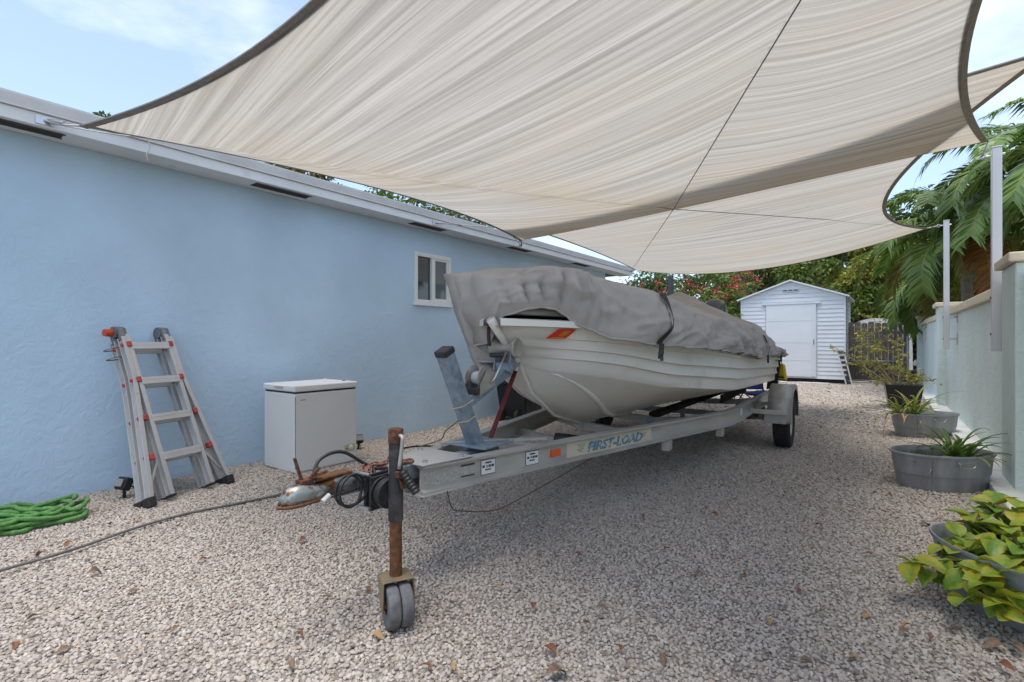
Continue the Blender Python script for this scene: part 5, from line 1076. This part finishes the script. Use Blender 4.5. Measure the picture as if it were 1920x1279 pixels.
MB().prism([(-.075, -.11), (.075, -.11), (.045, .10), (.02, .125), (-.02, .125), (-.045, .10)], -.03, .03).build('body', M('float_yellow', (.62, .42, .02), .5, 0, .1, 10), YB, bevel=.012); MB().bb((-.05, -.034, -.085), (.05, .034, -.06)).build('band', black, YB); MB().tube([(0, 0, .12), (0, 0, .22)], .005, 6).build('cord', black, YB, smooth='all')

# ================================================================== PLANTERS
tubm_ = M('tub_zinc', (.30, .31, .325), .5, .35, .2, 5, stretch=(1, 1, .25), col2=(.42, .43, .44), thr=(.45, .75), c2s=9); soil = M('potting_soil', (.05, .038, .028), .98, 0, .5, 40, bump=.9, bs=60, bdist=.02)
def tub(label, loc, rz, L_=.80, W_=.50, h=.30):
    t = thing('zinc_tub', label, 'tub', loc, rz, 'oval zinc tubs used as planters'); f = lambda z: .86+.14*z/h
    pf = [(0, .006), (.80, .006), (.855, 0), (.862, .008)]
    for z in np.linspace(.02, h-.02, 26):
        r_ = f(z); b_ = 0
        for zc in (.45, .58): b_ += .016*math.exp(-((z/h-zc)/.028)**2)
        pf.append((r_+b_, z))
    pf += [(1.0, h-.012), (1.025, h-.010), (1.035, h), (1.025, h+.009), (1.0, h+.008), (.985, h-.002), (.955, h*.6), (.94, h*.45)]
    MB().lathe(pf, 56, sx=L_/2, sy=W_/2).build('body', tubm_, t, smooth=True)
    MB().lathe([(.962, h*.72), (.6, h*.76), (.3, h*.74), (0, h*.77)], 40, sx=L_/2, sy=W_/2).build('soil', soil, t, smooth=True)
    for sg in (-1, 1):
        hp = [Vector((a, sg*(W_/2*.985+.012), z)) for a, z in ((-.075, h*.86), (-.05, h*.73), (.05, h*.73), (.075, h*.86))]; MB().tube(hp, .005, 6).build('handle', steel, t, smooth='all'); MB().bb((-.085, sg*(W_/2*.965)-.006, h*.84), (.085, sg*(W_/2*.965)+.012, h*.90)).build('handle_plate', tubm_, t)
    MB().bb((-L_/2*.6, -W_/2*.80-.004, .02), (-L_/2*.6+.006, -W_/2*.78, h*.95)).build('seam', tubm_, t)
    return t
T1c, T2c, T3c = Vector((.36, 5.74, 0)), Vector((.37, 8.66, 0)), Vector((.50, 3.30, 0))
tub('oval zinc tub nearer of the two spiky plants, on gravel by the kerb', T1c, R(37)); tub('farther oval zinc tub, just before the black square planter', T2c, R(36)); tub('zinc tub at the right edge holding the large leafy plant', T3c, R(-46), .78, .50, .265)
def blade(parent, base, az, el, L_, wd, mat, curl):
    p = Vector(base); d = Vector((math.cos(az), math.sin(az), 0)); s_ = d.cross(UP); e = el; n = 9; rows = []
    for i in range(n+1):
        f = i/n; w_ = wd*(math.sin(math.pi*min(1, .18+f*.82))**.7 if f < 1 else .02); up_ = (UP*math.cos(e)-d*math.sin(e)); rows.append([p-s_*w_+up_*w_*.5, p, p+s_*w_+up_*w_*.5]); p = p+(d*math.cos(e)+UP*math.sin(e))*(L_/n); e -= curl*(.08+.25*f)
    return MB().grid(rows).build('leaf', mat, parent, smooth='all', fix=False)
Sg = leafmat('spike_green', (.10, .19, .03), .2, .3, .4); Sy = leafmat('spike_lime', (.26, .29, .06), .2, .3, .4); Sd = leafmat('spike_dry', (.34, .23, .09), .2, .2, .6)
def spiky(label, c, hearts, n, mats, seed, z=.23, L_=(.28, .5)):
    random.seed(seed); t = thing('spiky_plant', label, 'plant', (c[0], c[1], z), group='spiky plants in zinc tubs')
    for (dx, dy, m_) in hearts:
        for k in range(n):
            az = 2.4*k+rnd(-.4, .4); el = lerp(1.35, .25, k/(n-1))+rnd(-.15, .15); blade(t, (dx, dy, 0), az, el, rnd(*L_)*lerp(1.0, .9, k/n), rnd(.011, .018), mats[0] if k < n*.55 else (mats[1] if k < n*.85 else Sd), rnd(.5, 1.2))
    return t
sp1 = spiky('dark green spiky plant growing in the nearer zinc tub', T1c+Vector((.04, .03, 0)), ((.04, .02, 0), (.12, -.04, 0)), 17, (Sg, Sy), 31)
for az in (.3, 1.0, 2.2): blade(sp1, (.05, .02, 0), az+R(0), .9, .62, .010, Sg, .9)
# moss-like ground cover in that tub
n_ = 900; P_ = np.stack([RNG.normal(-.16, .09, n_), RNG.normal(-.12, .07, n_), RNG.uniform(-.005, .03, n_)], 1); leaf_mesh('ground_cover', P_, RNG.normal(size=(n_, 3))+np.array([0, 0, .6]), RNG.uniform(.02, .04, n_), .3, .1, Sg, sp1)
sp2 = spiky('lime green spiky plant spilling from the farther zinc tub', T2c+Vector((-.12, -.1, 0)), ((-.02, .0, 0), (-.15, -.06, 0), (.04, .06, 0)), 17, (Sy, Sg), 37, .24, (.34, .6))
for (az, L_, cu, el) in ((.62, .85, .55, .75), (3.4, .75, .5, .35), (3.75, .95, .35, .25), (4.0, .7, 1.3, .5), (4.2, .75, 1.5, .4)): blade(sp2, (-.05, 0, 0), az, el, L_, .009, Sg if az < 3.5 else Sd, cu)
# black square planter with straggling yellow-leaved shrub
BP = thing('black_planter', 'tapered square black planter on the gravel beside the garden wall', 'planter', (.20, 12.0, 0), R(4)); pb = M('planter_black', (.012, .013, .015), .35, 0, .15, 6)
q = MB(); a, b, h = .215, .285, .45
q.add([(-a, -a, 0), (a, -a, 0), (a, a, 0), (-a, a, 0), (-b, -b, h), (b, -b, h), (b, b, h), (-b, b, h), (-b+.03, -b+.03, h), (b-.03, -b+.03, h), (b-.03, b-.03, h), (-b+.03, b-.03, h), (-a, -a, .36), (a, -a, .36), (a, a, .36), (-a, a, .36)], [(3, 2, 1, 0), (0, 1, 5, 4), (1, 2, 6, 5), (2, 3, 7, 6), (3, 0, 4, 7), (4, 5, 9, 8), (5, 6, 10, 9), (6, 7, 11, 10), (7, 4, 8, 11), (8, 9, 13, 12), (9, 10, 14, 13), (10, 11, 15, 14), (11, 8, 12, 15)]); q.build('body', pb, BP, bevel=.008)
MB().bb((-.24, -.24, .36), (.24, .24, .40)).build('soil', soil, BP)
random.seed(9); SH = thing('potted_shrub', 'straggly shrub with small yellow green leaves in the black planter', 'shrub', (.12, 11.95, .38)); stem_m = M('shrub_stem', (.33, .26, .18), .85, 0, .2, 20)
q = MB(); P_ = []; D_ = []
base_u = CR
for (du, dzv, ln) in ((-.62, .95, 1), (-.85, .80, 1), (-.40, 1.0, 1), (-1.0, .62, 1), (-.15, .85, .75), (.28, .55, .6), (-.75, .30, .7), (.10, .40, .5), (-.55, .62, .9), (.42, .38, .55)):
    e = CR*du*1.12*ln*rnd(.9, 1.1)+CF*rnd(-.35, .35)+UP*dzv*1.3*ln; st = Vector((rnd(-.05, .05), rnd(-.05, .05), 0)); mdl = st.lerp(e, .5)+Vector((rnd(-.08, .08), rnd(-.08, .08), -.04)); c_ = crv([st, mdl, e], 8); q.tube(c_, [lerp(.014, .004, i/16) for i in range(17)], 6)
    for k in range(12):
        i = random.randint(8, 16); s0 = c_[i]; tw = Vector((rnd(-1, 1), rnd(-1, 1), rnd(-.4, .8))).normalized()*rnd(.10, .28); q.tube([s0, s0+tw*.5+UP*.01, s0+tw], [.004, .003, .002], 4)
        for j in range(13): f = rnd(.15, 1.1); P_.append(s0+tw*f+Vector((rnd(-.03, .03), rnd(-.03, .03), rnd(-.03, .03)))); D_.append(Vector((rnd(-1, 1), rnd(-1, 1), rnd(-.5, .6))))
q.build('stem', stem_m, SH, smooth='all'); leaf_mesh('foliage', np.array(P_), np.array(D_), RNG.uniform(.035, .075, len(P_)), .45, .2, leafmat('shrub_leaf', (.30, .29, .045), .35, .35), SH)
# broad-leaved plant in the right-hand tub: every leaf its own piece
lm = bpy.data.materials.new('broad_leaf'); lm.use_nodes = True; N = lm.node_tree.nodes; L = lm.node_tree.links; b = N['Principled BSDF']; b.inputs['Roughness'].default_value = .42
c = N.new('ShaderNodeTexCoord'); sp = N.new('ShaderNodeSeparateXYZ'); L.new(c.outputs['Object'], sp.inputs[0]); ab = N.new('ShaderNodeMath'); ab.operation = 'ABSOLUTE'; L.new(sp.outputs[0], ab.inputs[0])
nz_ = N.new('ShaderNodeTexNoise'); nz_.inputs['Scale'].default_value = 5; L.new(c.outputs['Object'], nz_.inputs['Vector']); oi = N.new('ShaderNodeObjectInfo')
ad = N.new('ShaderNodeMath'); ad.operation = 'MULTIPLY_ADD'; ad.inputs[1].default_value = .7; L.new(nz_.outputs['Fac'], ad.inputs[0]); L.new(ab.outputs[0], ad.inputs[2]); a3 = N.new('ShaderNodeMath'); a3.operation = 'MULTIPLY_ADD'; a3.inputs[1].default_value = .35; L.new(oi.outputs['Random'], a3.inputs[0]); L.new(ad.outputs[0], a3.inputs[2])
rp = N.new('ShaderNodeValToRGB'); rp.color_ramp.elements[0].position = .42; rp.color_ramp.elements[0].color = (.12, .25, .025, 1); rp.color_ramp.elements[1].position = 1.0; rp.color_ramp.elements[1].color = (.46, .36, .035, 1); e_ = rp.color_ramp.elements.new(.70); e_.color = (.29, .37, .035, 1)
L.new(a3.outputs[0], rp.inputs[0]); L.new(rp.outputs[0], b.inputs['Base Color']); tr = N.new('ShaderNodeBsdfTranslucent'); L.new(rp.outputs[0], tr.inputs[0]); ms = N.new('ShaderNodeMixShader'); ms.inputs[0].default_value = .3; L.new(b.outputs[0], ms.inputs[1]); L.new(tr.outputs[0], ms.inputs[2]); L.new(ms.outputs[0], N['Material Output'].inputs['Surface'])
def broad_leaf(seed):
    random.seed(seed); n = 13; m_ = 8; rows = []; curl = rnd(.15, .5)
    for i in range(n+1):
        f = i/n; w_ = .37*math.sin(math.pi*f**.80)**.80*(1+.08*(i % 2)) if 0 < i < n else .01; row = []
        for j in range(m_+1):
            x = (j/m_*2-1); vein = .018*math.cos((f*9-abs(x)*2.2)*2*math.pi)*(1-abs(x))*math.sin(math.pi*f); row.append((x*w_, f-.05*abs(x), .16*abs(x)*w_*2-curl*f*f*.55+vein+.05*math.sin(f*3)))
        rows.append(row)
    mb = MB().grid(rows); me = mb.mesh('leaf'); me.materials.append(lm); me.polygons.foreach_set('use_smooth', [True]*len(me.polygons)); return me
LV = [broad_leaf(s) for s in (1, 2, 3, 4, 5)]; random.seed(12)
BLp = thing('broad_leaved_plant', 'yellow green broad leaved plant spilling from the tub at the right edge', 'plant', (T3c.x, T3c.y, .22))
off = Vector((T3c.x, T3c.y, .22)); q = MB()
for (u, v, dep, nl, s0) in ((1822, 985, 2.72, 6, .17), (1872, 985, 2.62, 6, .17), (1915, 1010, 2.50, 6, .17), (1790, 1012, 2.66, 4, .14), (1772, 1042, 2.50, 5, .14), (1712, 1062, 2.42, 5, .135), (1835, 1040, 2.52, 6, .16), (1880, 1062, 2.40, 6, .16), (1822, 1098, 2.30, 5, .15), (1872, 1128, 2.18, 6, .165), (1910, 1085, 2.34, 6, .16), (1850, 1065, 2.42, 5, .14), (1930, 1050, 2.45, 5, .15), (1890, 1030, 2.55, 5, .15), (1850, 1010, 2.65, 5, .14), (1745, 1078, 2.40, 3, .15), (1800, 1060, 2.46, 6, .16), (1790, 1090, 2.36, 5, .15), (1850, 1095, 2.28, 6, .16), (1905, 1130, 2.2, 6, .17), (1820, 1125, 2.22, 4, .15), (1870, 1020, 2.6, 6, .16), (1800, 1020, 2.62, 5, .15), (1925, 985, 2.6, 5, .16), (1840, 975, 2.75, 5, .16), (1815, 1045, 2.45, 6, .13), (1845, 1115, 2.25, 6, .13), (1890, 1095, 2.3, 6, .13), (1770, 1065, 2.42, 5, .12), (1860, 1045, 2.5, 6, .13), (1900, 1045, 2.5, 6, .13), (1830, 1005, 2.66, 6, .13), (1885, 1150, 2.12, 5, .14), (1915, 1160, 2.1, 5, .14), (1860, 960, 2.65, 6, .16), (1905, 970, 2.55, 6, .16), (1895, 1005, 2.42, 6, .15), (1860, 1030, 2.38, 6, .15), (1915, 1040, 2.3, 6, .15), (1835, 1070, 2.32, 6, .15), (1880, 1085, 2.22, 6, .15)):
    c_ = ond(u, v, dep)-off; q.tube(crv([(c_.x*.25+.02, c_.y*.25, .0), (c_.x*.7, c_.y*.7, c_.z*.7+.03), tuple(c_)], 4), [.006]*9, 6); ph = rnd(0, 6.28)
    for k in range(nl):
        az = ph+k*(1.571 if k % 2 else 1.62)+(3.14 if k % 2 else 0)+rnd(-.3, .3); tilt = rnd(-.6, .6); o = bpy.data.objects.new('leaf', random.choice(LV)); COL.objects.link(o); o.parent = BLp
        s_ = s0*rnd(.55, .95)*(.72 if k > 3 else 1); o.scale = (s_, s_, s_); o.rotation_mode = 'XYZ'; o.location = c_+Vector((0, 0, .012*(nl-k)-.02)); o.rotation_euler = (tilt, rnd(-.55, .55), az)
q.build('stem', M('stem_green', (.20, .22, .07), .6), BLp, smooth='all')

# ================================================================== FALLEN LEAVES
random.seed(5); lb_ = [M('dry_leaf_rust', (.19, .07, .035), .75, 0, .3, 8), M('dry_leaf_brown', (.19, .12, .08), .85, 0, .3, 8), M('dry_leaf_tan', (.36, .22, .10), .8, 0, .3, 8)]
shapes = []
for k in range(6):
    rows = []; cu = rnd(.15, .6)
    for i in range(8):
        f = i/7; w_ = .26*math.sin(math.pi*min(.98, max(.03, f)))**.8; rows.append([(x*w_, f-.5, cu*(x*w_)**2*5+.25*cu*math.sin(f*4)) for x in (-1, -.5, 0, .5, 1)])
    shapes.append(MB().grid(rows).mesh('fallen_leaf'))
for s_ in shapes:
    s_.materials.append(lb_[0]); s_.polygons.foreach_set('use_smooth', [True]*len(s_.polygons))
spots = [(1045, 1262, .10, 1), (998, 1135, .065, 0), (568, 1012, .06, 0), (702, 1030, .05, 0), (708, 1192, .06, 2), (878, 1155, .04, 0), (940, 1100, .05, 2), (1032, 1218, .07, 0), (800, 1250, .05, 0), (848, 1252, .05, 2), (548, 1245, .05, 1), (560, 1190, .05, 0), (435, 1140, .04, 0), (128, 1020, .06, 0), (78, 1040, .08, 1), (60, 1160, .06, 1), (30, 1210, .05, 0), (178, 1074, .08, 1), (120, 1220, .06, 1), (330, 1180, .05, 1), (205, 983, .05, 0), (255, 975, .05, 2), (1100, 1170, .05, 0), (1130, 1140, .05, 1), (1085, 1040, .05, 0), (1045, 1045, .04, 0), (1205, 968, .05, 1), (1250, 1030, .05, 0), (1310, 1075, .05, 1), (1395, 1080, .05, 0), (1160, 1215, .05, 0), (1245, 1235, .06, 1), (1440, 1165, .05, 2), (1500, 1110, .05, 0), (1470, 930, .05, 0), (1535, 985, .05, 0), (1570, 900, .06, 1), (1625, 1155, .06, 2), (1700, 1175, .06, 2), (1695, 1185, .05, 1), (1745, 1195, .05, 0), (1790, 1180, .05, 1), (1865, 1210, .08, 1), (1885, 1250, .07, 0), (1905, 1215, .07, 1), (1735, 985, .08, 1), (1765, 972, .05, 2), (1630, 1040, .05, 1), (1600, 1235, .05, 2), (1640, 925, .05, 0), (1668, 928, .05, 0), (1860, 930, .06, 1), (1893, 960, .06, 0), (1512, 1240, .05, 1), (690, 1105, .05, 0), (615, 1120, .05, 1), (250, 1110, .05, 1), (380, 1050, .05, 0), (1230, 900, .05, 1), (1340, 965, .06, 0)]
LAND = [('by the jack wheel', -1.72, 1.5), ('by the green hose', -4.6, 1.0), ('before the ladder', -4.1, 1.9), ('near the freezer', -4.0, 2.9), ('under the trailer tongue', -2.3, 1.5), ('beside the trailer rail', -1.2, 3.0), ('in the middle foreground', -1.0, 1.75), ('in the left foreground', -2.5, .9), ('by the leafy tub', .2, 3.0), ('by the nearer spiky tub', .1, 5.3), ('in the open middle of the yard', -.5, 3.3), ('in the right foreground', -.2, 2.3), ('by the trailer wheel', -.9, 6.0)]; seen_ = {}
for i, (u, v, s_, k) in enumerate(spots):
    p = onz(u, v, .018); o = bpy.data.objects.new('fallen_leaf', shapes[i % 6]); COL.objects.link(o); o.location = (p.x, p.y, .020); o.rotation_euler = (rnd(-.3, .3), rnd(-.35, .35), rnd(0, 6.28)); o.scale = (s_*.95,)*3
    o.material_slots[0].link = 'OBJECT'; o.material_slots[0].material = lb_[k]
    lm_ = min(LAND, key=lambda q_: (Vector((q_[1], q_[2]))-Vector((p.x, p.y))).length)
    kk = 'fallen '+('rust red', 'brown', 'tan')[k]+(' larger' if s_ > .065 else ' small')+' dry leaf '+lm_[0]; seen_[kk] = seen_.get(kk, 0)+1
    tag(o, kk if seen_[kk] == 1 else kk+(' farther out', ' in group', ' at edge')[min(2, seen_[kk]-2)], 'leaf', 'dry leaves scattered on the gravel')
